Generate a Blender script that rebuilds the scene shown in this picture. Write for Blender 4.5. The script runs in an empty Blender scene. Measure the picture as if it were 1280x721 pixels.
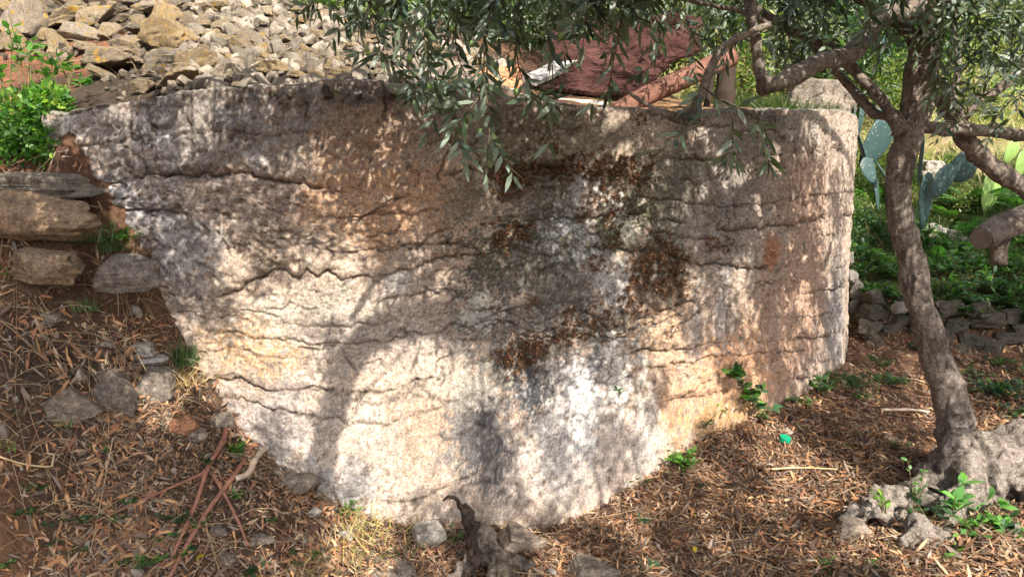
import bpy, math, random
import numpy as np
from mathutils import Vector, Matrix, Euler
random.seed(7); rng = np.random.default_rng(7)
scene = bpy.context.scene
COL = scene.collection

# ------------------------------------------------------------------ camera, world, sun, exposure
F = 931.0; EYE = 1.6; PITCH = math.radians(8.0)
cam_data = bpy.data.cameras.new('camera'); cam = bpy.data.objects.new('camera', cam_data); COL.objects.link(cam)
cam_data.sensor_width = 36; cam_data.lens = 36 * F / 1280; cam_data.clip_end = 400; cam_data.clip_start = 0.02
cam.location = (0, 0, EYE); cam.rotation_euler = (math.radians(90) - PITCH, 0, 0)
scene.camera = cam

L = np.array([-0.30, 0.66, -0.69]); L /= np.linalg.norm(L)          # the way sunlight travels
sun_el = math.asin(-L[2]); sun_az = math.atan2(-L[0], -L[1])        # azimuth of the sun from +Y towards +X
world = bpy.data.worlds.new('World'); scene.world = world; world.use_nodes = True
wn = world.node_tree.nodes; wl = world.node_tree.links; wn.clear()
sky = wn.new('ShaderNodeTexSky'); sky.sky_type = 'NISHITA'; sky.sun_disc = False
sky.sun_elevation = sun_el; sky.sun_rotation = sun_az; sky.dust_density = 3.0; sky.air_density = 0.8; sky.ozone_density = 0.6
bg = wn.new('ShaderNodeBackground'); bg.inputs['Strength'].default_value = 0.13
hs = wn.new('ShaderNodeHueSaturation'); hs.inputs['Saturation'].default_value = .55
wo = wn.new('ShaderNodeOutputWorld'); wl.new(sky.outputs[0], hs.inputs['Color']); wl.new(hs.outputs[0], bg.inputs[0]); wl.new(bg.outputs[0], wo.inputs[0])
sd = bpy.data.lights.new('sun', 'SUN'); sd.energy = 5.0; sd.angle = math.radians(0.55); sd.color = (1.0, 0.93, 0.82)
sun = bpy.data.objects.new('sun', sd); COL.objects.link(sun); sun.location = (3, -6, 9)
sun.rotation_euler = Vector(L.tolist()).to_track_quat('-Z', 'Y').to_euler()
scene.view_settings.view_transform = 'Standard'; scene.view_settings.look = 'None'
scene.view_settings.exposure = 1.25; scene.view_settings.gamma = 1.0; scene.view_settings.use_curve_mapping = False
scene.cycles.max_bounces = 6; scene.cycles.diffuse_bounces = 4; scene.cycles.transparent_max_bounces = 8

# ------------------------------------------------------------------ measuring helpers
CP, SP = math.cos(PITCH), math.sin(PITCH)
def ray(px, py):
    x = (px - 640) / F; u = -(py - 360.5) / F
    return np.array([x, CP + u * SP, -SP + u * CP])
def P(px, py, Y):                                   # point seen at a pixel at distance Y ahead
    d = ray(px, py); t = Y / d[1]
    return np.array([0, 0, EYE]) + d * t
CX, CY, R = -1.151, 7.613, 4.2                      # the round tank
def wall_hit(px, py):
    d = ray(px, py); a = d[0]**2 + d[1]**2; b = -(d[0]*CX + d[1]*CY); c = CX*CX + CY*CY - R*R
    disc = b*b - a*c
    if disc < 0: disc = 0
    t = (-b - math.sqrt(disc)) / a
    return np.array([0, 0, EYE]) + d * t
def wall_az(px, py):                                # -> angle round the tank, height
    p = wall_hit(px, py); return math.atan2(p[0]-CX, -(p[1]-CY)), p[2]
def project(p):
    p = np.asarray(p) - np.array([0, 0, EYE]); fw = p[..., 1]*CP - p[..., 2]*SP; up = p[..., 1]*SP + p[..., 2]*CP
    fw = np.where(np.abs(fw) < 1e-4, 1e-4, fw)
    return 640 + F*p[..., 0]/fw, 360.5 - F*up/fw, fw

def _hash(ix, iy, iz, seed):
    h = (ix.astype(np.int64)*374761393 + iy.astype(np.int64)*668265263 + iz.astype(np.int64)*2147483647 + seed*974711) & 0xffffffff
    h = ((h ^ (h >> 13)) * 1274126177) & 0xffffffff
    h = ((h ^ (h >> 16)) * 2246822519) & 0xffffffff
    return ((h ^ (h >> 15)) & 0xffffff) / float(0xffffff)
def vnoise(p, seed=0):
    p = np.asarray(p, float); i = np.floor(p); f = p - i; f = f*f*(3-2*f); i = i.astype(np.int64); o = 0
    for dx in (0, 1):
        for dy in (0, 1):
            for dz in (0, 1):
                w = (f[..., 0] if dx else 1-f[..., 0]) * (f[..., 1] if dy else 1-f[..., 1]) * (f[..., 2] if dz else 1-f[..., 2])
                o = o + w*_hash(i[..., 0]+dx, i[..., 1]+dy, i[..., 2]+dz, seed)
    return o*2-1
def fbm(p, octv=4, seed=0, gain=.5):
    o = 0; a = 1; s = 0; p = np.asarray(p, float)
    for k in range(octv):
        o = o + a*vnoise(p*(2**k) + k*17.3, seed+k); s += a; a *= gain
    return o/s*1.5
def P3(x, y, z=0): return np.stack(np.broadcast_arrays(x, y, z), -1).astype(float)
def sstep(a, b, x):
    t = np.clip((x-a)/(b-a), 0, 1); return t*t*(3-2*t)

# ------------------------------------------------------------------ mesh helpers
def mk(name, V, quads=None, tris=None, mat=None, parent=None, col=None, smooth=True, loc=None):
    me = bpy.data.meshes.new(name); V = np.asarray(V, np.float32)
    nq = 0 if quads is None else len(quads); nt = 0 if tris is None else len(tris)
    me.vertices.add(len(V)); me.vertices.foreach_set('co', V.ravel())
    idx = []; tot = []
    if nq: idx.append(np.asarray(quads, np.int32).ravel()); tot.append(np.full(nq, 4, np.int32))
    if nt: idx.append(np.asarray(tris, np.int32).ravel()); tot.append(np.full(nt, 3, np.int32))
    idx = np.concatenate(idx); tot = np.concatenate(tot); st = np.concatenate([[0], np.cumsum(tot)[:-1]]).astype(np.int32)
    me.loops.add(len(idx)); me.loops.foreach_set('vertex_index', idx)
    me.polygons.add(len(tot)); me.polygons.foreach_set('loop_start', st); me.polygons.foreach_set('loop_total', tot)
    me.polygons.foreach_set('use_smooth', np.full(len(tot), bool(smooth)))
    me.update(calc_edges=True)
    if col is not None:
        ca = me.color_attributes.new('Col', 'FLOAT_COLOR', 'POINT')
        c = np.ones((len(V), 4), np.float32); c[:, :3] = col; ca.data.foreach_set('color', c.ravel())
    if mat: me.materials.append(mat)
    o = bpy.data.objects.new(name, me); COL.objects.link(o)
    if parent: o.parent = parent
    if loc is not None: o.location = [float(v) for v in loc]
    return o
class MB:
    def __init__(s): s.V = []; s.Q = []; s.T = []; s.C = []; s.n = 0
    def add(s, V, Q=None, T=None, C=None):
        V = np.asarray(V, float)
        if Q is not None and len(Q): s.Q.append(np.asarray(Q)+s.n)
        if T is not None and len(T): s.T.append(np.asarray(T)+s.n)
        s.V.append(V); s.C.append(np.broadcast_to(np.array((1, 1, 1) if C is None else C, float), (len(V), 3))); s.n += len(V)
    def build(s, name, mat, parent=None, smooth=True, colours=True):
        return mk(name, np.concatenate(s.V), np.concatenate(s.Q) if s.Q else None, np.concatenate(s.T) if s.T else None,
                  mat, parent, np.concatenate(s.C) if colours else None, smooth)
def thing(name, label, cat, loc=(0, 0, 0), group=None, rot=(0, 0, 0)):
    o = bpy.data.objects.new(name, None); COL.objects.link(o); o.empty_display_size = .1
    o.location = [float(v) for v in loc]; o.rotation_euler = rot; tag(o, label, cat, group); return o
ORD = 'first second third fourth fifth sixth seventh eighth ninth tenth eleventh twelfth thirteenth fourteenth fifteenth sixteenth seventeenth eighteenth nineteenth twentieth twenty-first twenty-second twenty-third twenty-fourth twenty-fifth twenty-sixth twenty-seventh twenty-eighth twenty-ninth thirtieth thirty-first thirty-second thirty-third thirty-fourth thirty-fifth thirty-sixth'.split()
COUNTED = []
def tag(o, label=None, cat=None, group=None, kind=None):
    if label: o['label'] = label
    if cat: o['category'] = cat
    if group: o['group'] = group
    if kind: o['kind'] = kind
    return o
def smooth_path(pts, rad, step=.05):
    pts = np.asarray(pts, float); rad = np.asarray(rad, float); n = len(pts)
    if n < 3:
        k = max(2, int(np.linalg.norm(pts[-1]-pts[0])/step)); t = np.linspace(0, 1, k)[:, None]
        return pts[0]*(1-t)+pts[-1]*t, rad[0]*(1-t[:, 0])+rad[-1]*t[:, 0]
    E = np.vstack([2*pts[0]-pts[1], pts, 2*pts[-1]-pts[-2]]); out = []; ro = []
    for i in range(n-1):
        k = max(2, int(np.linalg.norm(pts[i+1]-pts[i])/step)); t = np.linspace(0, 1, k, endpoint=(i == n-2))[:, None]
        a, b, c, d = E[i], E[i+1], E[i+2], E[i+3]
        out.append(.5*((2*b)+(-a+c)*t+(2*a-5*b+4*c-d)*t*t+(-a+3*b-3*c+d)*t**3)); ro.append(rad[i]*(1-t[:, 0])+rad[i+1]*t[:, 0])
    return np.vstack(out), np.concatenate(ro)
def tube(pts, rad, sides=8, cap=True):
    pts = np.asarray(pts, float); n = len(pts); rad = np.broadcast_to(rad, n)
    T = np.gradient(pts, axis=0); T /= np.linalg.norm(T, axis=1)[:, None]+1e-9
    u = np.cross(T[0], [0, 0, 1.]);
    if np.linalg.norm(u) < .1: u = np.cross(T[0], [0, 1., 0])
    u /= np.linalg.norm(u); rings = []; an = np.linspace(0, 2*np.pi, sides, endpoint=False)
    for i in range(n):
        u = u - T[i]*np.dot(u, T[i]); u /= np.linalg.norm(u)+1e-9; v = np.cross(T[i], u)
        rings.append(pts[i] + rad[i]*(np.cos(an)[:, None]*u+np.sin(an)[:, None]*v))
    V = np.vstack(rings); Q = []
    i = np.arange(n-1)[:, None]*sides; j = np.arange(sides)[None]; k = (j+1) % sides
    Q = np.stack([i+j, i+k, i+sides+k, i+sides+j], -1).reshape(-1, 4); Tt = []
    if cap:
        V = np.vstack([V, pts[0], pts[-1]]); a = len(V)-2
        jj = np.arange(sides); kk = (jj+1) % sides; b = (n-1)*sides
        Tt = np.vstack([np.stack([kk, jj, np.full(sides, a)], 1), np.stack([b+jj, b+kk, np.full(sides, a+1)], 1)])
    return V, Q, Tt

# ------------------------------------------------------------------ materials
def srgb(r, g, b):
    f = lambda c: (c/255/12.92) if c/255 <= .04045 else ((c/255+.055)/1.055)**2.4
    return (f(r), f(g), f(b))
def new_mat(name):
    m = bpy.data.materials.new(name); m.use_nodes = True; nt = m.node_tree; nt.nodes.clear()
    out = nt.nodes.new('ShaderNodeOutputMaterial'); b = nt.nodes.new('ShaderNodeBsdfPrincipled')
    nt.links.new(b.outputs[0], out.inputs[0]); b.inputs['Roughness'].default_value = .9
    b.inputs['Specular IOR Level'].default_value = .2
    return m, nt, b, out
def N(nt, t, **kw):
    n = nt.nodes.new(t)
    for k, v in kw.items():
        if k in n.inputs: n.inputs[k].default_value = v
        else: setattr(n, k, v)
    return n
def mul_noise(nt, colour_socket, layers, coord='Object'):
    """multiply a colour by grain: layers of (scale, low, high, detail, squash)"""
    tc = N(nt, 'ShaderNodeTexCoord'); cur = colour_socket; sv = tc.outputs[coord]
    for (sc, lo, hi, det) in layers:
        nz = N(nt, 'ShaderNodeTexNoise', Scale=sc, Detail=det, Roughness=.65); nt.links.new(sv, nz.inputs['Vector'])
        mr = N(nt, 'ShaderNodeMapRange'); mr.inputs[1].default_value = .32; mr.inputs[2].default_value = .68
        mr.inputs[3].default_value = lo; mr.inputs[4].default_value = hi; nt.links.new(nz.outputs[0], mr.inputs[0])
        mx = N(nt, 'ShaderNodeVectorMath', operation='SCALE'); nt.links.new(cur, mx.inputs[0]); nt.links.new(mr.outputs[0], mx.inputs['Scale'])
        cur = mx.outputs[0]
    return cur, sv
def bump(nt, b, sv, scales, dist, strength=1.0):
    prev = None
    for sc, d in zip(scales, dist):
        nz = N(nt, 'ShaderNodeTexNoise', Scale=sc, Detail=6.0, Roughness=.7); nt.links.new(sv, nz.inputs['Vector'])
        bp = N(nt, 'ShaderNodeBump', Strength=strength, Distance=d); nt.links.new(nz.outputs[0], bp.inputs['Height'])
        if prev: nt.links.new(prev, bp.inputs['Normal'])
        prev = bp.outputs[0]
    nt.links.new(prev, b.inputs['Normal'])
def attr_mat(name, layers, bs=(60, 250), bd=(.004, .001), rough=.92, spec=.15, coord='Object'):
    m, nt, b, out = new_mat(name); at = N(nt, 'ShaderNodeVertexColor', layer_name='Col')
    c, sv = mul_noise(nt, at.outputs[0], layers, coord); nt.links.new(c, b.inputs['Base Color'])
    bump(nt, b, sv, bs, bd); b.inputs['Roughness'].default_value = rough; b.inputs['Specular IOR Level'].default_value = spec
    return m
M = {}
M['concrete'] = attr_mat('rough_concrete', [(6, .88, 1.1, 3), (26, .78, 1.18, 4), (85, .60, 1.34, 4), (210, .6, 1.35, 3)], (26, 75, 190), (.012, .009, .005))
def pocks():
    m = M['concrete']; nt = m.node_tree; b = [n for n in nt.nodes if n.type == 'BSDF_PRINCIPLED'][0]; src = b.inputs['Base Color'].links[0].from_socket; tc = N(nt, 'ShaderNodeTexCoord')
    for sc, lo, hi, amt, c_ in ((34, .10, .17, .75, (.07, .055, .045, 1)), (60, .10, .18, .6, (.62, .57, .50, 1)), (95, .12, .22, .6, (.10, .08, .07, 1))):
        vo = N(nt, 'ShaderNodeTexVoronoi', Scale=float(sc)); vo.inputs['Randomness'].default_value = 1; nt.links.new(tc.outputs['Object'], vo.inputs['Vector'])
        nz = N(nt, 'ShaderNodeTexNoise', Scale=sc*.22, Detail=3.0); nt.links.new(tc.outputs['Object'], nz.inputs['Vector']); g = N(nt, 'ShaderNodeMapRange'); g.inputs[1].default_value = .45; g.inputs[2].default_value = .6; nt.links.new(nz.outputs[0], g.inputs[0])
        mr = N(nt, 'ShaderNodeMapRange'); mr.inputs[1].default_value = lo; mr.inputs[2].default_value = hi; mr.inputs[3].default_value = amt; mr.inputs[4].default_value = 0; nt.links.new(vo.outputs['Distance'], mr.inputs[0])
        mm = N(nt, 'ShaderNodeMath', operation='MULTIPLY'); nt.links.new(mr.outputs[0], mm.inputs[0]); nt.links.new(g.outputs[0], mm.inputs[1])
        mx = N(nt, 'ShaderNodeMix', data_type='RGBA'); nt.links.new(mm.outputs[0], mx.inputs[0]); nt.links.new(src, mx.inputs[6]); mx.inputs[7].default_value = c_; src = mx.outputs[2]
    nt.links.new(src, b.inputs['Base Color'])
pocks()
M['soil'] = attr_mat('soil', [(3, .75, 1.2, 4), (40, .6, 1.35, 5), (200, .6, 1.3, 3)], (25, 120), (.03, .008))
M['bark'] = attr_mat('olive_bark', [(8, .8, 1.2, 4), (45, .55, 1.4, 4), (140, .6, 1.35, 2)], (35, 90, 200), (.022, .014, .006))
def rock_mat(name, cols, lichen=.0, lichcol=(.55, .33, .04), dark=.45):
    m, nt, b, out = new_mat(name); oi = N(nt, 'ShaderNodeObjectInfo'); rp = N(nt, 'ShaderNodeValToRGB')
    e = rp.color_ramp.elements; e[0].position = 0; e[0].color = (*cols[0], 1); e[1].position = 1; e[1].color = (*cols[-1], 1)
    for i, c in enumerate(cols[1:-1]):
        q = e.new((i+1)/(len(cols)-1)); q.color = (*c, 1)
    nt.links.new(oi.outputs['Random'], rp.inputs[0])
    cur, sv = mul_noise(nt, rp.outputs[0], [(7, .65, 1.25, 4), (30, .6, 1.35, 5), (110, .6, 1.35, 3)], 'Object')
    add = N(nt, 'ShaderNodeVectorMath', operation='ADD'); nt.links.new(sv, add.inputs[0]); nt.links.new(oi.outputs['Location'], add.inputs[1])
    nz = N(nt, 'ShaderNodeTexNoise', Scale=6.0, Detail=5.0, Roughness=.7); nt.links.new(add.outputs[0], nz.inputs['Vector'])
    mr = N(nt, 'ShaderNodeMapRange'); mr.inputs[1].default_value = .6; mr.inputs[2].default_value = .66; nt.links.new(nz.outputs[0], mr.inputs[0])
    mr.inputs[4].default_value = dark
    mx = N(nt, 'ShaderNodeMix', data_type='RGBA'); nt.links.new(mr.outputs[0], mx.inputs[0]); nt.links.new(cur, mx.inputs[6]); mx.inputs[7].default_value = (.09, .085, .08, 1)
    cur = mx.outputs[2]
    if lichen:
        nz = N(nt, 'ShaderNodeTexNoise', Scale=3.2, Detail=6.0, Roughness=.75); nt.links.new(add.outputs[0], nz.inputs['Vector'])
        mr = N(nt, 'ShaderNodeMapRange'); mr.inputs[1].default_value = .66-lichen*.1; mr.inputs[2].default_value = .70-lichen*.1; nt.links.new(nz.outputs[0], mr.inputs[0])
        mx = N(nt, 'ShaderNodeMix', data_type='RGBA'); nt.links.new(mr.outputs[0], mx.inputs[0]); nt.links.new(cur, mx.inputs[6]); mx.inputs[7].default_value = (*lichcol, 1)
        cur = mx.outputs[2]
    nt.links.new(cur, b.inputs['Base Color']); bump(nt, b, sv, (14, 50, 140), (.03, .016, .006))
    return m
M['heap'] = rock_mat('limestone_rubble', [(.38, .31, .22), (.48, .37, .24), (.22, .195, .17), (.50, .36, .20), (.36, .30, .23), (.56, .46, .34)], .95, (.50, .31, .05), .8)
M['rock'] = rock_mat('grey_rock', [(.20, .17, .145), (.24, .195, .155), (.28, .235, .19)], 0)
M['rock_ochre'] = rock_mat('ochre_rock', [(.30, .20, .12), (.27, .20, .14)], .3, (.32, .24, .06), .8)
M['rock_pale'] = rock_mat('pale_rock', [(.42, .38, .33), (.36, .33, .29)], 0, dark=.3)
M['rock_red'] = rock_mat('reddish_rock', [(.40, .18, .10), (.36, .2, .12)], 0, dark=.3)
M['rock_dark'] = rock_mat('dark_terrace_rock', [(.14, .125, .10), (.19, .16, .125), (.12, .11, .09), (.22, .18, .14)], .6, (.16, .18, .07))  # darker stone colours with greenish lichen patches
def leaf_mat(name, transl=.35, back=None, gloss=.45, spec=.35):
    m, nt, b, out = new_mat(name); at = N(nt, 'ShaderNodeVertexColor', layer_name='Col'); c = at.outputs[0]
    oi = N(nt, 'ShaderNodeObjectInfo'); mr = N(nt, 'ShaderNodeMapRange'); mr.inputs[3].default_value = .75; mr.inputs[4].default_value = 1.3
    nt.links.new(oi.outputs['Random'], mr.inputs[0]); vm = N(nt, 'ShaderNodeVectorMath', operation='SCALE')
    nt.links.new(c, vm.inputs[0]); nt.links.new(mr.outputs[0], vm.inputs['Scale']); c = vm.outputs[0]
    if back:
        g = N(nt, 'ShaderNodeNewGeometry'); mx = N(nt, 'ShaderNodeMix', data_type='RGBA')
        nt.links.new(g.outputs['Backfacing'], mx.inputs[0]); nt.links.new(c, mx.inputs[6]); mx.inputs[7].default_value = (*back, 1); c = mx.outputs[2]
    nt.links.new(c, b.inputs['Base Color']); b.inputs['Roughness'].default_value = gloss; b.inputs['Specular IOR Level'].default_value = spec
    if transl:
        tr = N(nt, 'ShaderNodeBsdfTranslucent'); sc = N(nt, 'ShaderNodeVectorMath', operation='MULTIPLY'); sc.inputs[1].default_value = (1.5, 1.9, .7)
        nt.links.new(c, sc.inputs[0]); nt.links.new(sc.outputs[0], tr.inputs[0])
        ms = N(nt, 'ShaderNodeMixShader'); ms.inputs[0].default_value = transl
        nt.links.new(b.outputs[0], ms.inputs[1]); nt.links.new(tr.outputs[0], ms.inputs[2]); nt.links.new(ms.outputs[0], out.inputs[0])
    return m
M['olive_leaf'] = leaf_mat('olive_leaf', .22, (.16, .20, .15), .42, .5)
M['leaf'] = leaf_mat('green_leaf', .4)
M['dry'] = leaf_mat('dry_leaf', .12, None, .75, .2)
def plain(name, col, rough=.8, spec=.2, layers=((12, .8, 1.2, 4), (90, .8, 1.2, 4)), bd=.003):
    m, nt, b, out = new_mat(name); rgb = N(nt, 'ShaderNodeRGB'); rgb.outputs[0].default_value = (*col, 1)
    c, sv = mul_noise(nt, rgb.outputs[0], layers); nt.links.new(c, b.inputs['Base Color']); bump(nt, b, sv, (70,), (bd,))
    b.inputs['Roughness'].default_value = rough; b.inputs['Specular IOR Level'].default_value = spec; return m
M['pipe'] = plain('clay_pipe', (.19, .095, .07), .95, .04, ((4, .5, 1.35, 6), (30, .65, 1.3, 5)))
M['redsheet'] = plain('red_sheet', (.045, .021, .018), 1., .02, ((5, .35, 1.7, 6), (35, .5, 1.6, 5)))
M['whiteboard'] = plain('weathered_white_board', (.36, .33, .30), .85, .2, ((6, .75, 1.1, 6), (90, .85, 1.1, 3)))
M['terracotta'] = plain('terracotta', (.45, .20, .10), .85)
M['darkwood'] = plain('dark_wood', (.04, .03, .024), .95, .05)
M['cane'] = plain('red_brown_cane', (.22, .10, .065), .6, .35, ((30, .7, 1.3, 4), (150, .8, 1.2, 3)))
M['pale_stick'] = plain('pale_dead_wood', (.45, .35, .27), .8)
M['straw'] = plain('straw', (.45, .34, .19), .7)
M['root'] = plain('weathered_root', (.19, .15, .12), .95, .1, ((10, .6, 1.4, 6), (80, .6, 1.3, 5)), .006)
M['cap'] = plain('green_plastic', (.0, .22, .11), .3, .5, ((20, .9, 1.1, 2),), .0005)
M['olive_fruit'] = plain('green_olive', (.16, .27, .07), .35, .5, ((20, .9, 1.1, 2),), .0005)
M['cactus'] = attr_mat('prickly_pear_skin', [(10, .8, 1.2, 3), (70, .9, 1.1, 3)], (70, 200), (.002, .0005), .5, .4)
def spots():
    m = M['cactus']; nt = m.node_tree; b = [n for n in nt.nodes if n.type == 'BSDF_PRINCIPLED'][0]; src = b.inputs['Base Color'].links[0].from_socket
    tc = N(nt, 'ShaderNodeTexCoord'); vo = N(nt, 'ShaderNodeTexVoronoi', Scale=26.0); nt.links.new(tc.outputs['Object'], vo.inputs['Vector']); mr = N(nt, 'ShaderNodeMapRange'); mr.inputs[1].default_value = .12; mr.inputs[2].default_value = .2; mr.inputs[3].default_value = .8; mr.inputs[4].default_value = 0
    nt.links.new(vo.outputs['Distance'], mr.inputs[0]); mx = N(nt, 'ShaderNodeMix', data_type='RGBA'); nt.links.new(mr.outputs[0], mx.inputs[0]); nt.links.new(src, mx.inputs[6]); mx.inputs[7].default_value = (.32, .28, .17, 1); nt.links.new(mx.outputs[2], b.inputs['Base Color'])
spots()
M['stem'] = plain('plant_stem', (.13, .11, .05), .8)
M['logend'] = plain('sawn_wood', (.16, .13, .11), .9)

# ------------------------------------------------------------------ terrain
FOOT = [(1066,418),(1058,440),(1045,458),(1025,474),(1000,490),(950,512),(900,535),(850,560),(800,592),(750,622),(700,648),(650,658),(600,655),(550,650),(500,645),(450,638),(400,612),
        (350,580),(300,530),(265,480),(235,430),(210,390),(190,340),(165,290),(140,250),(115,215),(80,150)]
front = [wall_hit(*f) for f in FOOT]
front += [P(*q) for q in [(0,215,3.5),(60,215,3.5),(0,240,3.38),(0,300,3.25),(60,300,3.3),(0,350,3.2),(0,400,3.05),(0,450,2.95),(0,500,2.85),(0,560,2.75),(0,620,2.68),(0,700,2.6),
        (100,400,3.2),(100,450,3.12),(100,500,3.0),(100,600,2.85),(100,700,2.7),(180,440,3.28),(200,520,3.12),(200,600,2.95),(200,700,2.8),(320,640,3.02),(300,700,2.92),(420,690,3.05),
        (60,120,4.3),(0,110,4.6),(40,85,4.9),(0,0,6.1),(60,150,3.9),(0,160,4.1),
        (640,700,3.15),(760,700,3.15),(900,700,3.05),(900,620,3.6),(1000,600,3.8),(1000,700,3.0),(1100,700,2.95),(1100,600,3.65),(1200,700,2.85),(1100,520,4.6),(1130,455,5.6),(1085,440,5.75),(1060,478,5.0),(1280,480,5.3),(1280,600,3.55),(1200,570,3.85),
        (1080,430,5.85),(1200,440,5.8),(1280,440,5.8),(1100,378,6.15),(1200,385,6.15),(1290,392,6.15),(1110,330,7.0),(1250,330,7.1),(1100,270,8.0),(1180,260,8.4),(1260,230,9.2)]]
front += [np.array(q) for q in [(0,1.5,.0),(0,-2,0),(-2.2,1,.3),(2.2,1.2,.15),(-4,-2,.5),(4,-2,.3),(4.5,3,.5),(6,6,1.0),(-5,2.5,1.4),(-4.5,4,2.0),(-6,6,2.6),(5,8.5,1.6),(4,10,2.0),(-5.5,9,3.4)]]
upper = [wall_hit(px, py+12)+np.array([0, .0, 0]) for px, py in [(75,140),(150,128),(210,120),(300,112),(400,103),(500,106),(600,118),(700,132),(850,140),(950,140),(1050,140)]]
upper += [P(*q) for q in [(0,105,4.3),(100,105,4.1),(200,88,4.0),(300,80,4.05),(100,60,4.7),(300,50,4.5),(300,0,5.1),(150,0,5.4),(0,0,5.9),(400,60,4.45),(400,18,5.1),(470,30,5.2),(500,95,4.0),(500,60,4.8),(560,100,4.3),(600,80,5.2)]]
upper += [np.array(q) for q in [(.3,5,2.2),(1.5,5.5,2.15),(2.6,7,2.2),(.5,7,2.55),(-1,7,3.2),(-2.5,8,3.9),(0,9,3.4),(1.8,9,2.6),(-4,6,2.9),(-1,11,4.2),(2,11,3.2),(3,9,2.1)]]
def tps(pts, lam=2e-3):
    X = np.array(pts)[:, :2]; z = np.array(pts)[:, 2]; n = len(X)
    d = np.linalg.norm(X[:, None]-X[None], axis=2); K = np.where(d > 0, d*d*np.log(d+1e-12), 0)+lam*np.eye(n)
    A = np.zeros((n+3, n+3)); A[:n, :n] = K; A[:n, n] = 1; A[:n, n+1:] = X; A[n, :n] = 1; A[n+1:, :n] = X.T
    w = np.linalg.solve(A, np.concatenate([z, [0, 0, 0]]))
    def f(x, y):
        x = np.asarray(x, float); y = np.asarray(y, float); s = w[n]+w[n+1]*x+w[n+2]*y
        for i in range(n):
            r2 = (x-X[i, 0])**2+(y-X[i, 1])**2+1e-12; s = s+w[i]*.5*r2*np.log(r2)
        return s
    return f
f_front, f_up = tps(front), tps(upper)
def far_z(x, y):
    return .6+.46*np.maximum(y-6.5, 0)*1.0+.35*np.maximum(-x-3.5, 0)*sstep(1, 6, y)+.10*np.maximum(-x-3.5, 0) + .12*np.maximum(x-4, 0)*sstep(2, 6, y)
def ground_z(x, y, which=None):
    x = np.asarray(x, float); y = np.asarray(y, float)
    r = np.hypot(x-CX, y-CY); ins = r < R-.12
    if which == 'front': ins = np.zeros_like(ins)
    if which == 'up': ins = np.ones_like(ins)
    z = np.where(ins, f_up(x, y), f_front(x, y))
    w = sstep(6.0, 8.5, np.hypot((x-.2)*1.15, y-4.2)); w = np.where(ins, sstep(5.5, 8, np.hypot(x, y-4.5)), w)
    z = z*(1-w)+far_z(x, y)*w
    return z + .02*fbm(P3(x*3, y*3), 3, 5) + .15*w*fbm(P3(x*.5, y*.5), 3, 9)
def spaced(lo, a, b, hi, fine, n):
    l = a-np.geomspace(fine, a-lo, n)[::-1]; h = b+np.geomspace(fine, hi-b, n); return np.concatenate([l, np.arange(a, b, fine), h])
gx = spaced(-60, -4.2, 5.0, 60, .05, 30); gy = spaced(-40, 2.0, 9.0, 70, .05, 30)
GX, GY = np.meshgrid(gx, gy); GZ = ground_z(GX, GY)
GZ = GZ + .006*fbm(P3(GX*18, GY*18), 3, 3)*(np.hypot(GX, GY-4) < 7)
ny, nx = GX.shape; ii = np.arange(ny-1)[:, None]*nx+np.arange(nx-1)[None]
gq = np.stack([ii, ii+1, ii+nx+1, ii+nx], -1).reshape(-1, 4)
def mixc(a, b, w): return a*(1-w[..., None])+np.array(b)*w[..., None]
gc = np.broadcast_to(np.array([.105, .055, .035]), (ny, nx, 3)).copy()
n1 = fbm(P3(GX*1.3, GY*1.3), 4, 21); n2 = fbm(P3(GX*4, GY*4), 4, 22)
gc = mixc(gc, (.16, .09, .05), sstep(-.2, .5, n2))
gc = mixc(gc, (.07, .055, .04), sstep(.1, .5, n1)*.7)
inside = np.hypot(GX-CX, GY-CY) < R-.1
gc = mixc(gc, (.07, .05, .035), (inside & (GX < -.6))*1.0); gc = mixc(gc, (.22, .10, .055), ((GX < -2.3) & (GY > 3.3) & (GY < 4.75))*1.0*sstep(-.7, .2, n2))  # ground under the heap darkened to stand in for shaded gaps
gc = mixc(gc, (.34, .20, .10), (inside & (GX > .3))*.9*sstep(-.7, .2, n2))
far = sstep(6.2, 8.0, GY)*(~inside | (GY > 8.5))
gc = mixc(gc, (.26, .24, .10), far*.9*sstep(-.5, .3, n1)); gc = mixc(gc, (.34, .25, .16), far*sstep(.0, .4, n2)*.7); gc = mixc(gc, (.09, .14, .04), far*sstep(.1, .5, -n1)*.9)
ter_right = sstep(5.9, 6.3, GY)*(GX > 2.2)*(GY < 8.5); gc = mixc(gc, (.07, .09, .03), ter_right*.8)
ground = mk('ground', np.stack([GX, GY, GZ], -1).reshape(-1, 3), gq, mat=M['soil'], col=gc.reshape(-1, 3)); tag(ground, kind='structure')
_cx = np.arange(-9, 11, .06); _cy = np.arange(0, 21, .06); _CXg, _CYg = np.meshgrid(_cx, _cy)
_grid = {'front': ground_z(_CXg, _CYg, 'front'), 'up': ground_z(_CXg, _CYg, 'up')}
def gz_fast(x, y, which):
    def g(G):
        i = np.clip((y-_cy[0])/.06, 0, len(_cy)-2.001); j = np.clip((x-_cx[0])/.06, 0, len(_cx)-2.001); a = i.astype(int); b = j.astype(int); f = i-a; h = j-b
        return (G[a, b]*(1-h)+G[a, b+1]*h)*(1-f)+(G[a+1, b]*(1-h)+G[a+1, b+1]*h)*f
    if which: return g(_grid[which])
    return np.where(np.hypot(x-CX, y-CY) < R-.12, g(_grid['up']), g(_grid['front']))
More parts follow.
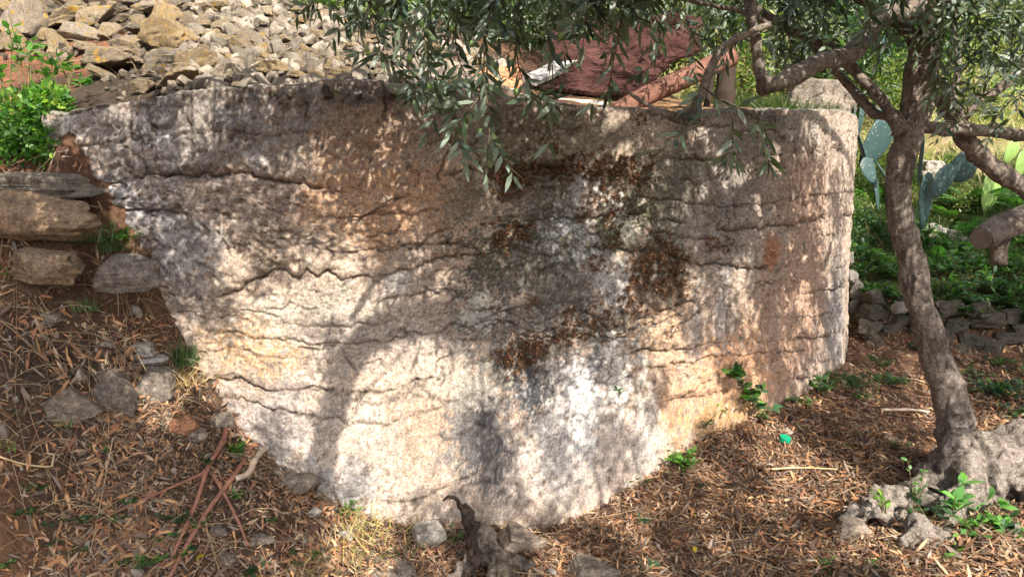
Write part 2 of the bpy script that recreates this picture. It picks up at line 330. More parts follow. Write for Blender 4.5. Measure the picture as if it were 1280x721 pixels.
def hit_ground(px, py, which=None, y0=1.5, y1=20):
    d = ray(px, py); ys = np.arange(y0, y1, .02); t = ys/d[1]; Z = EYE+d[2]*t; g = gz_fast(d[0]*t, ys, which); b = np.nonzero(Z < g)[0]
    if len(b) == 0: return None
    k = b[0]; y = ys[k]
    if k > 0:
        a0, a1 = Z[k-1]-g[k-1], Z[k]-g[k]; y = ys[k-1]+(ys[k]-ys[k-1])*a0/(a0-a1+1e-12)
    tt = y/d[1]; return np.array([d[0]*tt, y, EYE+d[2]*tt])
def hit_ground_slow(px, py, which=None, y0=1.5, y1=40):
    d = ray(px, py); ys = np.linspace(y0, y1, 1200)*1.0; t = ys/d[1]; X = d[0]*t; Z = EYE+d[2]*t
    g = ground_z(X, ys, which); b = np.nonzero(Z < g)[0]
    if len(b) == 0: return None
    k = b[0]
    if k > 0:
        y_lo, y_hi = ys[k-1], ys[k]
        for _ in range(8):
            m = (y_lo+y_hi)/2; tt = m/d[1]
            if EYE+d[2]*tt < ground_z(d[0]*tt, m, which): y_hi = m
            else: y_lo = m
        k_y = y_hi
    else: k_y = ys[0]
    tt = k_y/d[1]; return np.array([d[0]*tt, k_y, EYE+d[2]*tt])

# ------------------------------------------------------------------ the round concrete tank
def curve_az(pl):
    A = np.array([wall_az(*p) for p in pl]); o = np.argsort(A[:, 0]); return A[o, 0], A[o, 1]
RIM = [(75,141),(110,134),(150,128),(180,125),(210,120),(250,115),(300,111),(360,106),(400,100),(440,99),(480,102),(520,106),(560,112),(640,122),(700,131),(780,137),(850,139),(950,139),(1055,139)]
J1 = [(110,232),(130,230),(160,224),(180,219),(233,221),(300,217),(330,226),(380,229),(427,240),(450,235),(484,222),(520,226),(570,213),(614,217),(700,208),(780,200),(850,197),(900,200),(950,196),(1000,190),(1055,186)]
J2 = [(140,262),(200,262),(250,270),(310,268),(350,290),(390,287),(427,293),(500,290),(560,287),(590,281),(620,283),(700,272),(800,270),(860,280),(920,290),(980,283),(1025,272),(1055,272)]
J3 = [(190,325),(215,350),(237,384),(273,373),(300,362),(312,355),(330,346),(347,337),(362,345),(373,353),(383,337),(396,346),(408,340),(427,350),(450,346),(477,343),(510,337),(540,327),(570,320),(640,312),(720,308),(800,312),(880,330),(970,337),(1036,323),(1055,320)]
J4 = [(212,390),(235,393),(262,402),(285,398),(310,405),(345,404),(373,404),(400,407),(427,407),(452,405),(500,400),(570,390),(620,388),(674,407),(690,402),(704,393),(733,391),(760,413),(804,397),(860,380),(950,370),(1055,360)]
J5 = [(262,475),(300,472),(340,490),(390,488),(430,492),(480,490),(520,474),(553,470),(580,460),(604,453),(640,440),(690,445),(740,450),(800,440),(900,430),(1055,412)]
J6 = [(330,560),(400,600),(470,622),(520,622),(550,609),(590,592),(627,570),(670,560),(704,540),(735,530),(764,517),(800,505),(840,500),(950,480),(1055,452)]
A0, A1 = wall_az(70, 150)[0]-.02, math.radians(110); RES = .0062
av = np.unique(np.concatenate([np.arange(A0, math.radians(68), RES/R), np.array([A0]), np.linspace(math.radians(68), A1, 120)]))
sv_ = av*R
def jz(pl, seed, amp=.012):
    a, z = curve_az(pl); zz = np.interp(av, a, z)
    return zz+amp*fbm(P3(sv_*5, seed*3.1), 3, seed)+.006*fbm(P3(sv_*30, seed*1.7), 2, seed+5)
zr = jz(RIM, 1, .006); bounds = [np.full_like(av, -.55)]+[jz(j, 10+k) for k, j in enumerate([J6, J5, J4, J3, J2, J1])]+[zr]
for k in range(1, 8): bounds[k] = np.maximum(bounds[k], bounds[k-1]+.03)
JB = np.array(bounds[1:7])
def px_rad(px, py):                                 # metres per pixel there
    p = wall_hit(px, py); return p[1]/F
# cracks: polylines in (arc length, height)
CR = [[(75,145),(160,128)],[(170,150),(173,175),(178,200),(182,217)],[(236,128),(232,150),(240,160)],[(370,180),(395,185),(408,190),(427,198)],[(386,128),(384,140),(380,150)],
      [(427,285),(445,275),(470,265),(490,252),(512,243)],[(470,300),(490,310),(500,300)],[(333,388),(350,385),(365,380)],[(372,381),(382,388),(393,385)],[(301,388),(325,392),(345,397)],
      [(650,627),(680,612),(704,604),(730,592),(755,584),(800,572),(850,545)],[(530,365),(533,372),(555,365)],[(520,475),(540,500),(555,505)],[(280,610),(400,480)],
      [(550,460),(556,470),(555,480)],[(975,340),(980,330),(985,320)],[(430,500),(470,505),(510,495),(560,500)],[(600,400),(640,385),(700,380),(760,370)],[(704,393),(720,388),(740,380)],
      [(290,290),(310,300),(340,305)],[(230,265),(260,290),(300,300),(330,320)],[(1000,190),(1003,215),(1000,240)],[(560,135),(580,170),(600,200)],[(690,480),(720,470),(760,480),(800,460)]]
CR.pop(13)
segs = []
for c in CR:
    q = [wall_az(*p) for p in c]
    for a, b in zip(q[:-1], q[1:]): segs.append((a[0]*R, a[1], b[0]*R, b[1]))
rc = np.random.default_rng(77)
for _ in range(110):                                  # short ragged cracks, most of them running along the layers
    px, py = rc.uniform(110, 1050), rc.uniform(150, 620); a0, z0 = wall_az(px, py); s0 = a0*R; z1 = z0; th = rc.normal(0, .25)
    if rc.uniform() < .2: th = rc.normal(1.5, .4)
    for _k in range(rc.integers(2, 7)):
        L_ = rc.uniform(.02, .06); t_ = th+rc.normal(0, .45); segs.append((s0, z1, s0+L_*math.cos(t_), z1+L_*math.sin(t_))); s0, z1 = segs[-1][2], segs[-1][3]
segs = np.array(segs)
def rough_at(s, z):
    """how coarse the surface is: strong on the left and the top, smooth low in the middle"""
    k = .75*np.ones_like(s)
    for (px, py, rx, ry, v) in [(170,300,150,150,1.0),(300,280,160,70,.9),(470,520,170,150,-.65),(360,430,110,70,-.45),(700,560,140,90,-.5),(480,400,110,60,-.3),(720,300,150,130,.6),(960,250,120,100,.4),(250,170,200,60,.35)]:
        a0, z0 = wall_az(px, py); m = px_rad(px, py); k = k+v*np.exp(-(((s-a0*R)/(rx*m))**2+((z-z0)/(ry*m))**2))
    return np.clip(k, .1, 1.7)
def wall_disp(a, z):
    s = a*R; k = rough_at(s, z); p = P3(s, z, 0)
    d = .018*fbm(p*1.1, 3, 40)+.006*k*fbm(p*7, 3, 41)+.008*k*fbm(p*24, 4, 42, .66)+.003*fbm(p*60, 2, 49)
    d -= .007*k*sstep(.4, .6, fbm(p*34, 2, 43))+.012*k*sstep(.5, .75, fbm(p*13, 3, 47))
    w = .0052; dist = np.full_like(s, 9.); u = np.zeros_like(s)
    warp = .006*fbm(p*40, 2, 44)+.010*fbm(p*16, 2, 48)
    for j in range(6):
        zz = np.interp(a, av, JB[j]); dj = z-zz+warp
        m = sstep(-.25, .35, fbm(P3(s*2.3, j*9.7), 3, 60+j)); g = .35+.65*m
        d -= (.002+.022*m)*np.clip(.3+.6*k, 0, 1)*np.exp(-(dj/(w*(.45+.7*m)))**2) + .012*g*np.exp(-(dj/.03)**2)*k
        d += .010*np.exp(-((dj-.035)/.035)**2)*g
        dist = np.minimum(dist, np.abs(dj)/(.12+.75*m))
    for j in range(9):                                  # thin secondary pour seams between the big joints
        lo_, hi_ = JB[min(j % 6, 5)], (JB[min(j % 6+1, 5)] if j % 6 < 5 else zr); fr_ = [.33, .5, .42, .6, .36, .5, .72, .78, .70][j]
        zz = np.interp(a, av, lo_*(1-fr_)+hi_*fr_)+.016*fbm(P3(s*1.3, j*5.1), 3, 160+j); dj = z-zz+warp*1.2; m2 = sstep(-.15, .3, fbm(P3(s*1.9, j*7.7), 3, 170+j))
        d -= .011*m2*np.exp(-(dj/.0055)**2)-.005*m2*np.exp(-((dj-.02)/.02)**2); dist = np.minimum(dist, np.abs(dj)/(.05+.55*m2))
    cd = np.full_like(s, 9.); wx = s+.012*fbm(p*25, 3, 45); wz = z+.012*fbm(p*25, 3, 46)
    for (x0, y0, x1, y1) in segs:
        dx, dy = x1-x0, y1-y0; t = np.clip(((wx-x0)*dx+(wz-y0)*dy)/(dx*dx+dy*dy), 0, 1)
        cd = np.minimum(cd, np.hypot(wx-x0-t*dx, wz-y0-t*dy))
    d -= .012*np.exp(-(cd/.005)**2)
    d = d+.04*sstep(.9, -.2, z)                      # slight spread at the foot
    return d, dist, cd
# stains: (px, py, half width, half height, colour, strength, raggedness)
BASE = np.array([.43, .335, .265])
STN = [(270,165,260,52,(.26,.235,.215),.75,.9),(520,150,130,40,(.24,.19,.15),.6,.6),(960,165,140,30,(.27,.235,.20),.7,.8),(700,170,120,40,(.25,.21,.15),.7,.7),
  (180,300,110,120,(.27,.235,.215),.7,.8),(330,265,110,50,(.26,.20,.165),.6,.8),(450,200,60,50,(.40,.26,.17),.6,.8),(500,255,120,60,(.52,.32,.19),.8,.9),(470,170,60,40,(.46,.31,.20),.6,1.0),(570,300,60,40,(.48,.33,.22),.6,1.0),
  (335,425,60,60,(.56,.35,.18),.7,1.1),(350,345,90,60,(.46,.36,.27),.7,.7),(400,400,100,40,(.52,.46,.38),.6,.7),(460,560,170,110,(.56,.465,.385),.85,.8),(560,520,60,50,(.52,.38,.28),.6,1.2),(480,470,60,30,(.54,.38,.25),.6,1.1),(520,450,120,50,(.56,.45,.36),.7,.8),
  (340,560,60,60,(.46,.42,.40),.7,.8),(420,615,55,40,(.42,.40,.40),.7,.8),(545,560,55,60,(.44,.30,.20),.6,1.4),(500,420,130,40,(.34,.28,.24),.6,.6),
  (740,560,150,90,(.54,.45,.385),.85,.9),(720,480,110,60,(.54,.49,.46),.6,1.0),(840,470,90,80,(.52,.38,.28),.8,.8),(930,470,110,70,(.56,.32,.19),.95,.9),(840,390,50,50,(.50,.33,.22),.7,1.0),(800,420,60,50,(.50,.34,.22),.7,.9),
  (1000,380,60,110,(.46,.29,.20),.8,.8),(1010,250,60,60,(.42,.28,.20),.8,.8),(1045,390,26,75,(.30,.27,.255),.8,.7),(900,280,100,70,(.30,.25,.215),.7,.7),
  (965,315,14,24,(.42,.20,.11),.9,.6),(900,520,60,25,(.55,.33,.16),.8,.6),(330,520,70,40,(.36,.30,.27),.6,.8)]
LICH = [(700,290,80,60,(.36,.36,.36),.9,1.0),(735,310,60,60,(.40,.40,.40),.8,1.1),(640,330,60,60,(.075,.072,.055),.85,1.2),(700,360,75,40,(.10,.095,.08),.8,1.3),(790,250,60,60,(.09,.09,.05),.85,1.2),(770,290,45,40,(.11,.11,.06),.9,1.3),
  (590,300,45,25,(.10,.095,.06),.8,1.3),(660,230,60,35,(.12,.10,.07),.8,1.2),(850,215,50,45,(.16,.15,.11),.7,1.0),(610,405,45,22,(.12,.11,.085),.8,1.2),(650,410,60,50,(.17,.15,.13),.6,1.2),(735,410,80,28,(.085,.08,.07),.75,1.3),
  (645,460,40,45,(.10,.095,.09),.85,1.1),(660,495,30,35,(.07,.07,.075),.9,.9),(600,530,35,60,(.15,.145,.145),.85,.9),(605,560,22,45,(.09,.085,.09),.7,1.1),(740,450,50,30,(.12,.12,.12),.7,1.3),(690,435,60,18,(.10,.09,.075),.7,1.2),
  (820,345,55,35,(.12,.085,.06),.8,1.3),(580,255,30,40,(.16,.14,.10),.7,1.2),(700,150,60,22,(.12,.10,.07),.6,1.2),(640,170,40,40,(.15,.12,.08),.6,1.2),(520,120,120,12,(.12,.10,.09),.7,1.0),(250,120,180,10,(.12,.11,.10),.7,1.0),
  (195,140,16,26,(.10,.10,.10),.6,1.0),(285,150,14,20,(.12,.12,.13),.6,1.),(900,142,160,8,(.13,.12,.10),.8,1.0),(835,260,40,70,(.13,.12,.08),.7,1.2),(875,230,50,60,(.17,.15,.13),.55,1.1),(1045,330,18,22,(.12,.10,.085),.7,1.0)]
WHITE = [(205,165,8,22,(.56,.54,.53),.8,1.0),(180,165,7,18,(.6,.58,.56),.8,1.0),(215,190,5,14,(.58,.55,.52),.8,1.0),(85,160,7,22,(.55,.52,.48),.8,1.),(145,205,8,22,(.42,.36,.31),.7,1.),(318,205,14,12,(.55,.50,.48),.6,1.),(770,262,14,22,(.55,.54,.50),.8,1.3),(785,290,14,18,(.58,.56,.46),.8,1.3),(745,235,10,16,(.50,.50,.50),.8,1.3),
  (727,235,10,18,(.48,.48,.48),.7,1.3),(760,355,20,35,(.56,.54,.52),.7,1.0),(725,500,22,60,(.68,.66,.64),.8,1.0),(768,470,22,60,(.66,.62,.58),.8,1.0),(800,520,18,50,(.66,.60,.54),.7,1.0),(690,560,24,50,(.64,.60,.56),.7,1.0),(590,480,40,20,(.55,.50,.40),.45,1.5),(605,395,22,20,(.6,.58,.52),.7,1.2),
  (905,385,12,40,(.52,.50,.50),.5,1.1),(870,410,12,40,(.5,.45,.42),.5,1.1),(170,262,30,30,(.38,.37,.38),.7,1.2),(230,320,40,40,(.36,.345,.34),.6,1.2),(130,240,10,16,(.45,.43,.41),.8,1.),(500,350,16,12,(.56,.54,.5),.7,1.)]
def wall_colour(a, z):
    s = a*R; p = P3(s, z, 0); c = np.broadcast_to(BASE, s.shape+(3,)).copy()
    n_big, n_mid, n_fine, n_tiny = fbm(p*2.2, 3, 70), fbm(p*9, 4, 71), fbm(p*34, 3, 72), fbm(p*85, 2, 77)
    c *= (1+.12*n_big+.10*n_mid)[..., None]
    strk = fbm(P3(s*9, z*1.3), 4, 73)
    def lay(lst, sd):
        nonlocal c
        for i, (px, py, rx, ry, cc, st, rg) in enumerate(lst):
            a0, z0 = wall_az(px, py); m = px_rad(px, py); ca = max(.35, math.cos(a0-math.radians(8.6)+math.atan2(px-640, F)*.6))
            q = np.hypot((s-a0*R)/(rx*m/ca), (z-z0)/(ry*m)); near = q < 2
            if not near.any(): continue
            w = 1.22-q[near]+rg*(.45*n_mid[near]+.55*n_fine[near]+.55*n_tiny[near]+.35*strk[near]); w = sstep(.05, .45, w)*min(1, st*1.1)
            c[near] = c[near]*(1-w[..., None])+np.array(cc)*w[..., None]
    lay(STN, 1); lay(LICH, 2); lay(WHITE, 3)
    w = sstep(.3, .8, n_tiny*.8+n_fine*.5)*.5; c = c*(1-w[..., None])+np.array([.58, .54, .49])*w[..., None]
    w = sstep(.35, .8, -n_tiny*.8-n_fine*.5)*.6; c = c*(1-w[..., None])+np.array([.12, .10, .085])*w[..., None]
    # runs of grey and of rust below the top edge, everywhere a little
    top = np.interp(a, av, zr); dz = top-z
    w = sstep(.05, .6, strk)*np.exp(-dz/.35)*.55; c = c*(1-w[..., None])+np.array([.15, .14, .13])*w[..., None]
    w = sstep(.1, .6, fbm(P3(s*7+50, z*1.1), 4, 74))*np.exp(-dz/.6)*.35; c = c*(1-w[..., None])+np.array([.50, .46, .42])*w[..., None]
    w = sstep(.25, .7, n_fine*.6+n_mid*.6+n_tiny*.3)*.45; c = c*(1-w[..., None])+np.array([.17, .14, .12])*w[..., None]
    return c
tank = thing('concrete_tank', 'tall round weathered concrete tank wall poured in rough cracked layers', 'tank', (CX, CY, 0))
def wall_pt(a, z, r): return np.stack([r*np.sin(a), -r*np.cos(a), z], -1)       # relative to the tank's centre
for k in range(7):
    lo, hi = bounds[k], bounds[k+1]; h = np.median(hi-lo); n = max(4, int(h/RES)) if k else 46
    t = np.linspace(0, 1, n)[:, None]; Z = lo*(1-t)+hi*t; A = np.broadcast_to(av, Z.shape)
    D, dist, cd = wall_disp(A, Z); C = wall_colour(A, Z)
    dirt = .65*np.exp(-(dist/.006)**2)+.5*np.exp(-(cd/.006)**2); dirt = np.clip(dirt, 0, .75)
    C = C*(1-dirt[..., None])+np.array([.05, .04, .033])*dirt[..., None]
    V = wall_pt(A, Z, R+D); m = len(av); ii = np.arange(n-1)[:, None]*m+np.arange(m-1)[None]
    Q = np.stack([ii, ii+1, ii+m+1, ii+m], -1).reshape(-1, 4)
    mk('concrete_layer', V.reshape(-1, 3), Q, mat=M['concrete'], parent=tank, col=C.reshape(-1, 3))
# top face, inner face
D, _, _ = wall_disp(av, zr); rows = []; cc = []
for j, (dr, dz) in enumerate([(0, 0), (-.012, .006), (-.06, .010), (-.12, .008), (-.20, .004), (-.215, -.02), (-.215, -.6)]):
    nzz = .008*fbm(P3(sv_*14, j), 3, 80+j)*(0 < j < 6)
    rows.append(wall_pt(av, zr+dz+nzz, R+dr+(D if j < 2 else 0))); cc.append(np.broadcast_to(np.array([.22, .20, .17]), (len(av), 3))*(1+.3*fbm(P3(sv_*9, j), 3, 90))[:, None])
V = np.vstack(rows); m = len(av); ii = np.arange(6)[:, None]*m+np.arange(m-1)[None]
mk('rim', V, np.stack([ii, ii+1, ii+m+1, ii+m], -1).reshape(-1, 4), mat=M['concrete'], parent=tank, col=np.vstack(cc))
#@@PART2
# ------------------------------------------------------------------ leaves, sprays, plants
def norm(v): return v/(np.linalg.norm(v, axis=-1, keepdims=True)+1e-9)
def leaf_geo(Pp, D, U, ln, wd, bend=.15, fold=.0, shape=(.30, .62, .85, .75)):
    """many leaves at once: base point, direction, face normal, length, width"""
    D = norm(D); S = norm(np.cross(U, D)); U = np.cross(D, S); n = len(Pp); ln = np.broadcast_to(ln, n)[:, None]; wd = np.broadcast_to(wd, n)[:, None]; bend = np.broadcast_to(bend, n)[:, None]
    t1, t2, w1, w2 = shape
    def at(t, s): return Pp+D*ln*t+S*wd*.5*s-U*ln*bend*t*t+U*wd*abs(s)*fold
    V = np.stack([at(0, 0), at(t1, -w1), at(t1, w1), at(t2, -w2), at(t2, w2), at(1, 0)], 1).reshape(-1, 3)
    b = np.arange(n)[:, None]*6
    return V, b+np.array([[1, 2, 4, 3]]), np.concatenate([b+np.array([[0, 2, 1]]), b+np.array([[3, 4, 5]])])
def add_leaves(mb, Pp, D, U, ln, wd, cols, bend=.15, fold=0., shape=(.30, .62, .85, .75), var=.25):
    Pp = np.asarray(Pp, float).reshape(-1, 3); n = len(Pp)
    V, Q, T = leaf_geo(Pp, np.asarray(D, float).reshape(-1, 3), np.asarray(U, float).reshape(-1, 3), ln, wd, bend, fold, shape)
    cols = np.atleast_2d(cols); c = cols[rng.integers(0, len(cols), n)]*(1+var*rng.uniform(-1, 1, (n, 1)))
    mb.add(V, Q, T, np.repeat(c, 6, 0))
def rdir(n, up=0.): v = rng.normal(size=(n, 3)); v[:, 2] += up; return norm(v)
OLC = [(.065, .10, .06), (.04, .068, .045), (.095, .13, .075), (.065, .10, .078)]
def clump_leaves(c, r, n, ln=.055, cols=OLC, wd=.012, up=.0, sq=1.):
    p = rdir(n)*(rng.uniform(0, 1, (n, 1))**.4)*r; p[:, 2] *= sq; d = norm(p+rdir(n, up)*r*.9)
    return c+p, d, rdir(n, .6), rng.uniform(.7, 1.25, n)*ln, rng.uniform(.8, 1.2, n)*wd

def ellipsoid(rx, ry, rz, nu=12, nv=8):
    u = np.linspace(0, 2*np.pi, nu, endpoint=False); v = np.linspace(0, np.pi, nv+1)[1:-1]
    V = np.stack([np.outer(np.sin(v), np.cos(u))*rx, np.outer(np.sin(v), np.sin(u))*ry, np.outer(np.cos(v), np.ones(nu))*rz], -1).reshape(-1, 3)
    m = len(v); i = np.arange(m-1)[:, None]*nu; j = np.arange(nu)[None]; k = (j+1) % nu
    Q = np.stack([i+j, i+nu+j, i+nu+k, i+k], -1).reshape(-1, 4); V = np.vstack([V, [0, 0, rz], [0, 0, -rz]]); a = m*nu; jj = np.arange(nu); kk = (jj+1) % nu
    T = np.vstack([np.stack([jj, kk, np.full(nu, a)], 1), np.stack([(m-1)*nu+kk, (m-1)*nu+jj, np.full(nu, a+1)], 1)]); return V, Q, T
# ------------------------------------------------------------------ the olive tree
tree_loc = P(1210, 590, 3.62)
tree = thing('olive_tree', 'gnarled olive tree leaning beside the tank with branches spreading over it', 'tree', tree_loc)
def T_(V): return np.asarray(V)-tree_loc
def pxpath(pl): pts = np.array([P(a, b, c) for a, b, c, w in pl]); rad = np.array([w*.5*c/F for a, b, c, w in pl]); return pts, rad
trunk_parts = [
 [(1222,640,3.55,120),(1214,600,3.6,92),(1203,560,3.62,70),(1194,520,3.64,58),(1180,470,3.66,56),(1165,430,3.67,55),(1150,380,3.68,54),(1140,330,3.68,55),(1128,280,3.68,55),(1122,240,3.68,50),(1126,205,3.68,52),(1136,170,3.68,58),(1144,130,3.68,60),(1152,90,3.67,62),(1158,60,3.66,58),(1170,20,3.64,46),(1182,-30,3.6,42),(1200,-120,3.5,38),(1190,-260,3.4,30)],
 [(1150,110,3.7,40),(1147,70,3.68,34),(1140,45,3.65,28),(1118,28,3.62,20),(1085,8,3.6,18),(1045,-25,3.5,17),(990,-90,3.3,14)],
 [(1120,200,3.75,34),(1150,160,3.8,24),(1170,110,3.85,34),(1180,125,3.9,36),(1200,160,3.95,38),(1218,190,4.0,38),(1245,212,4.0,38),(1275,232,4.0,40),(1320,270,4.0,42)],
 [(1215,590,3.58,90),(1185,610,3.48,64),(1155,632,3.36,44),(1115,650,3.28,52),(1080,662,3.24,34),(1050,672,3.2,14)],
 [(1215,590,3.5,100),(1190,640,3.28,60),(1170,680,3.12,46),(1155,712,3.0,58),(1150,760,2.88,60)],
 [(1215,590,3.62,110),(1255,575,3.62,90),(1300,560,3.6,80),(1350,590,3.55,60)],
 [(1225,600,3.5,130),(1250,605,3.42,120),(1290,625,3.35,100)],
 [(1188,560,3.55,22),(1182,580,3.5,26),(1186,600,3.46,24)],
]
mbt = MB()
for ti, pl in enumerate(trunk_parts):
    p, r = pxpath(pl); r = r*(np.interp(p[:, 2], [.25, .7, 1.2], [.9, .66, .6]) if ti == 0 else .62 if ti < 3 else .95); p = p+(np.array([0, 0, .075]) if ti in (3, 4) else 0); p = p if ti == 0 else p; p, r = smooth_path(p, r, .04); V, Q, Tt = tube(T_(p), r, 14); mbt.add(V, Q, Tt)
rb = np.random.default_rng(5)
for k in range(20):                                  # burls round the foot
    px, py = rb.uniform(1182, 1300), rb.uniform(575, 655); c = P(px, py, 3.52-(py-575)*.0022); V, Q, Tt = ellipsoid(1, 1, 1, 14, 10); V = V*rb.uniform(.035, .10, 3); mbt.add(V+T_(c), Q, Tt)
def remeshed(mb, name, vox, disp, mat, parent, colf):
    tmp = mb.build('tmp_shape', None, None, colours=False); md = tmp.modifiers.new('r', 'REMESH'); md.mode = 'VOXEL'; md.voxel_size = vox
    sm = tmp.modifiers.new('s', 'SMOOTH'); sm.iterations = 3; sm.factor = .5
    dg = bpy.context.evaluated_depsgraph_get(); dg.update(); me = bpy.data.meshes.new_from_object(tmp.evaluated_get(dg))
    n = len(me.vertices); V = np.empty(n*3); me.vertices.foreach_get('co', V); V = V.reshape(-1, 3); Nn = np.empty(n*3); me.vertices.foreach_get('normal', Nn); Nn = Nn.reshape(-1, 3)
    V2 = V+Nn*disp(V)[:, None]; Q = []; Tt = []
    lt = np.empty(len(me.polygons), np.int32); me.polygons.foreach_get('loop_total', lt); vi = np.empty(len(me.loops), np.int32); me.loops.foreach_get('vertex_index', vi)
    ls = np.empty(len(me.polygons), np.int32); me.polygons.foreach_get('loop_start', ls)
    q = ls[lt == 4]; Q = vi[q[:, None]+np.arange(4)]; t = ls[lt == 3]; Tt = vi[t[:, None]+np.arange(3)] if len(t) else None
    bpy.data.objects.remove(tmp, do_unlink=True); bpy.data.meshes.remove(me)
    return mk(name, V2, Q, Tt, mat, parent, colf(V2, Nn))
def bark_disp(V):
    low = sstep(.45, .0, V[:, 2]); p = V.copy(); p[:, 2] *= .25
    return .020*fbm(V*5, 3, 101)*(.4+low*1.8)+.013*fbm(V*13, 3, 102)*(.4+low*1.5)+.009*fbm(p*38, 3, 103)-.055*sstep(.35, .6, fbm(V*9, 2, 104))*(.12+low)-.02*low*sstep(.2, .5, fbm(V*20, 2, 105))
def bark_col(V, Nn):
    low = sstep(.55, .1, V[:, 2]); c = np.broadcast_to(np.array([.29, .235, .195]), V.shape).copy(); c = mixc(c, (.34, .29, .25), low*.8)
    n = fbm(V*6, 4, 110); c = mixc(c, (.25, .215, .18), sstep(.1, .5, n)*.6); c = mixc(c, (.09, .07, .055), sstep(.15, .55, -n)*.6)
    p = V.copy(); p[:, 2] *= .35; c = mixc(c, (.07, .055, .045), sstep(.25, .6, fbm(p*55, 3, 111))*.6)
    return c
trunk = remeshed(mbt, 'trunk', .009, bark_disp, M['bark'], tree, bark_col)
def branch(pl, name='branch', sides=12, world=False, parent=None):
    if world: p, r = np.array([q[:3] for q in pl]), np.array([q[3] for q in pl])
    else: p, r = pxpath(pl)
    p, r = smooth_path(p, r, .025); p = p+.25*r[:, None]*np.stack([fbm(p*8+k*9, 2, 120+k) for k in range(3)], 1)
    r = r*(1+.18*fbm(p*14, 2, 125)); V, Q, Tt = tube(T_(p), r, sides); V = V+.30*np.repeat(np.concatenate([np.repeat(r, sides), [0, 0] ])[:, None], 3, 1)*np.stack([fbm(V*22+k*7, 3, 130+k) for k in range(3)], 1); c = bark_col(V+np.array([0, 0, 5]), None)*1.05
    return mk(name, V, Q, Tt, M['bark'], tree, c), p
BR = [
 [(1128,165,3.66,22),(1120,150,3.66,15),(1093,117,3.7,13),(1062,82,3.75,13),(1030,55,3.8,13),(1005,42,3.85,14),(978,30,3.9,14),(940,10,3.9,12),(900,-20,3.9,10)],
 [(1130,170,3.7,18),(1112,148,3.7,11),(1092,142,3.74,10),(1072,120,3.8,11),(1050,95,3.85,11),(1030,72,3.9,10),(1008,52,3.95,9),(980,20,4.0,8)],
 [(1162,12,3.6,30),(1135,12,3.55,24),(1108,18,3.5,22),(1088,42,3.45,22),(1068,64,3.4,22),(1045,76,3.36,22),(1020,82,3.3,20),(992,94,3.25,22),(970,104,3.2,24),(952,110,3.18,26)],
 [(955,106,3.2,16),(948,88,3.2,13),(946,60,3.2,12),(940,25,3.2,13),(936,-20,3.2,13),(930,-120,3.1,11)],
 [(962,30,3.15,7),(935,42,3.1,8),(908,56,3.05,9),(892,78,3.0,10),(880,104,3.0,11),(868,132,3.0,11),(852,150,2.98,9),(828,142,2.96,6),(800,126,2.95,5),(780,112,2.95,3)],
 [(1140,158,3.8,16),(1165,160,3.85,17),(1200,164,3.9,17),(1240,163,3.95,16),(1300,172,4.0,17)],
 [(1300,40,3.9,12),(1275,85,3.9,11),(1250,112,3.9,11),(1225,125,3.9,9),(1205,150,3.9,8),(1190,165,3.9,7)],
 [(960,30,3.6,6),(930,15,3.4,6),(880,5,3.1,5),(820,-10,2.8,6)],
]
for b in BR: branch(b)
# limbs that spread out over and in front of the tank, above the picture
top0 = P(1200, -120, 3.5); top1 = P(990, -90, 3.3); top2 = P(1190, -260, 3.4)
limbs = []
def limb(pts): o, p = branch(pts, 'limb', 10, True); limbs.append(p)
limb([(*top1, .035), (.6, 2.9, 3.1, .034), (-.2, 2.5, 3.25, .032), (-1.0, 2.3, 3.3, .028), (-1.9, 2.0, 3.3, .02)])
limb([(*top0, .05), (1.3, 2.6, 3.3, .045), (.7, 2.0, 3.7, .04), (.1, 1.5, 3.9, .034), (-.6, 1.1, 4.0, .025)])
limb([(*top2, .05), (1.8, 2.2, 3.9, .045), (1.6, 1.4, 4.3, .04), (1.3, .6, 4.6, .032), (1.0, -.2, 4.7, .022)])
limb([(*top0, .04), (2.4, 3.2, 3.5, .035), (3.1, 3.4, 3.7, .03), (3.9, 3.6, 4.0, .02)])
limb([(.7, 2.0, 3.7, .035), (-.5, 1.9, 3.9, .03), (-1.5, 1.4, 3.8, .026), (-2.4, 1.0, 3.6, .018)])
def unproject_shadow(px, py, extra):
    """point above the picture whose shadow falls where (px, py) shows wall or ground"""
    d = ray(px, py); pw = None
    q = (d[0]*CX+d[1]*CY); disc = q*q-(d[0]**2+d[1]**2)*(CX*CX+CY*CY-R*R)
    if 75 < px < 1068 and disc > 0:
        w = wall_hit(px, py); za = math.atan2(w[0]-CX, -(w[1]-CY))
        if w[2] < np.interp(za, av, zr)+.02: pw = w
    g = hit_ground(px, py, None)
    if pw is None or (g is not None and g[1] < pw[1]-.02): pw = g
    if pw is None: return None
    for t in np.arange(.4, 6, .08):
        c = pw-L*t
        if c[1] < .25 or c[2]-EYE > .30*c[1]+.10: return pw-L*(t+extra), pw
    return None
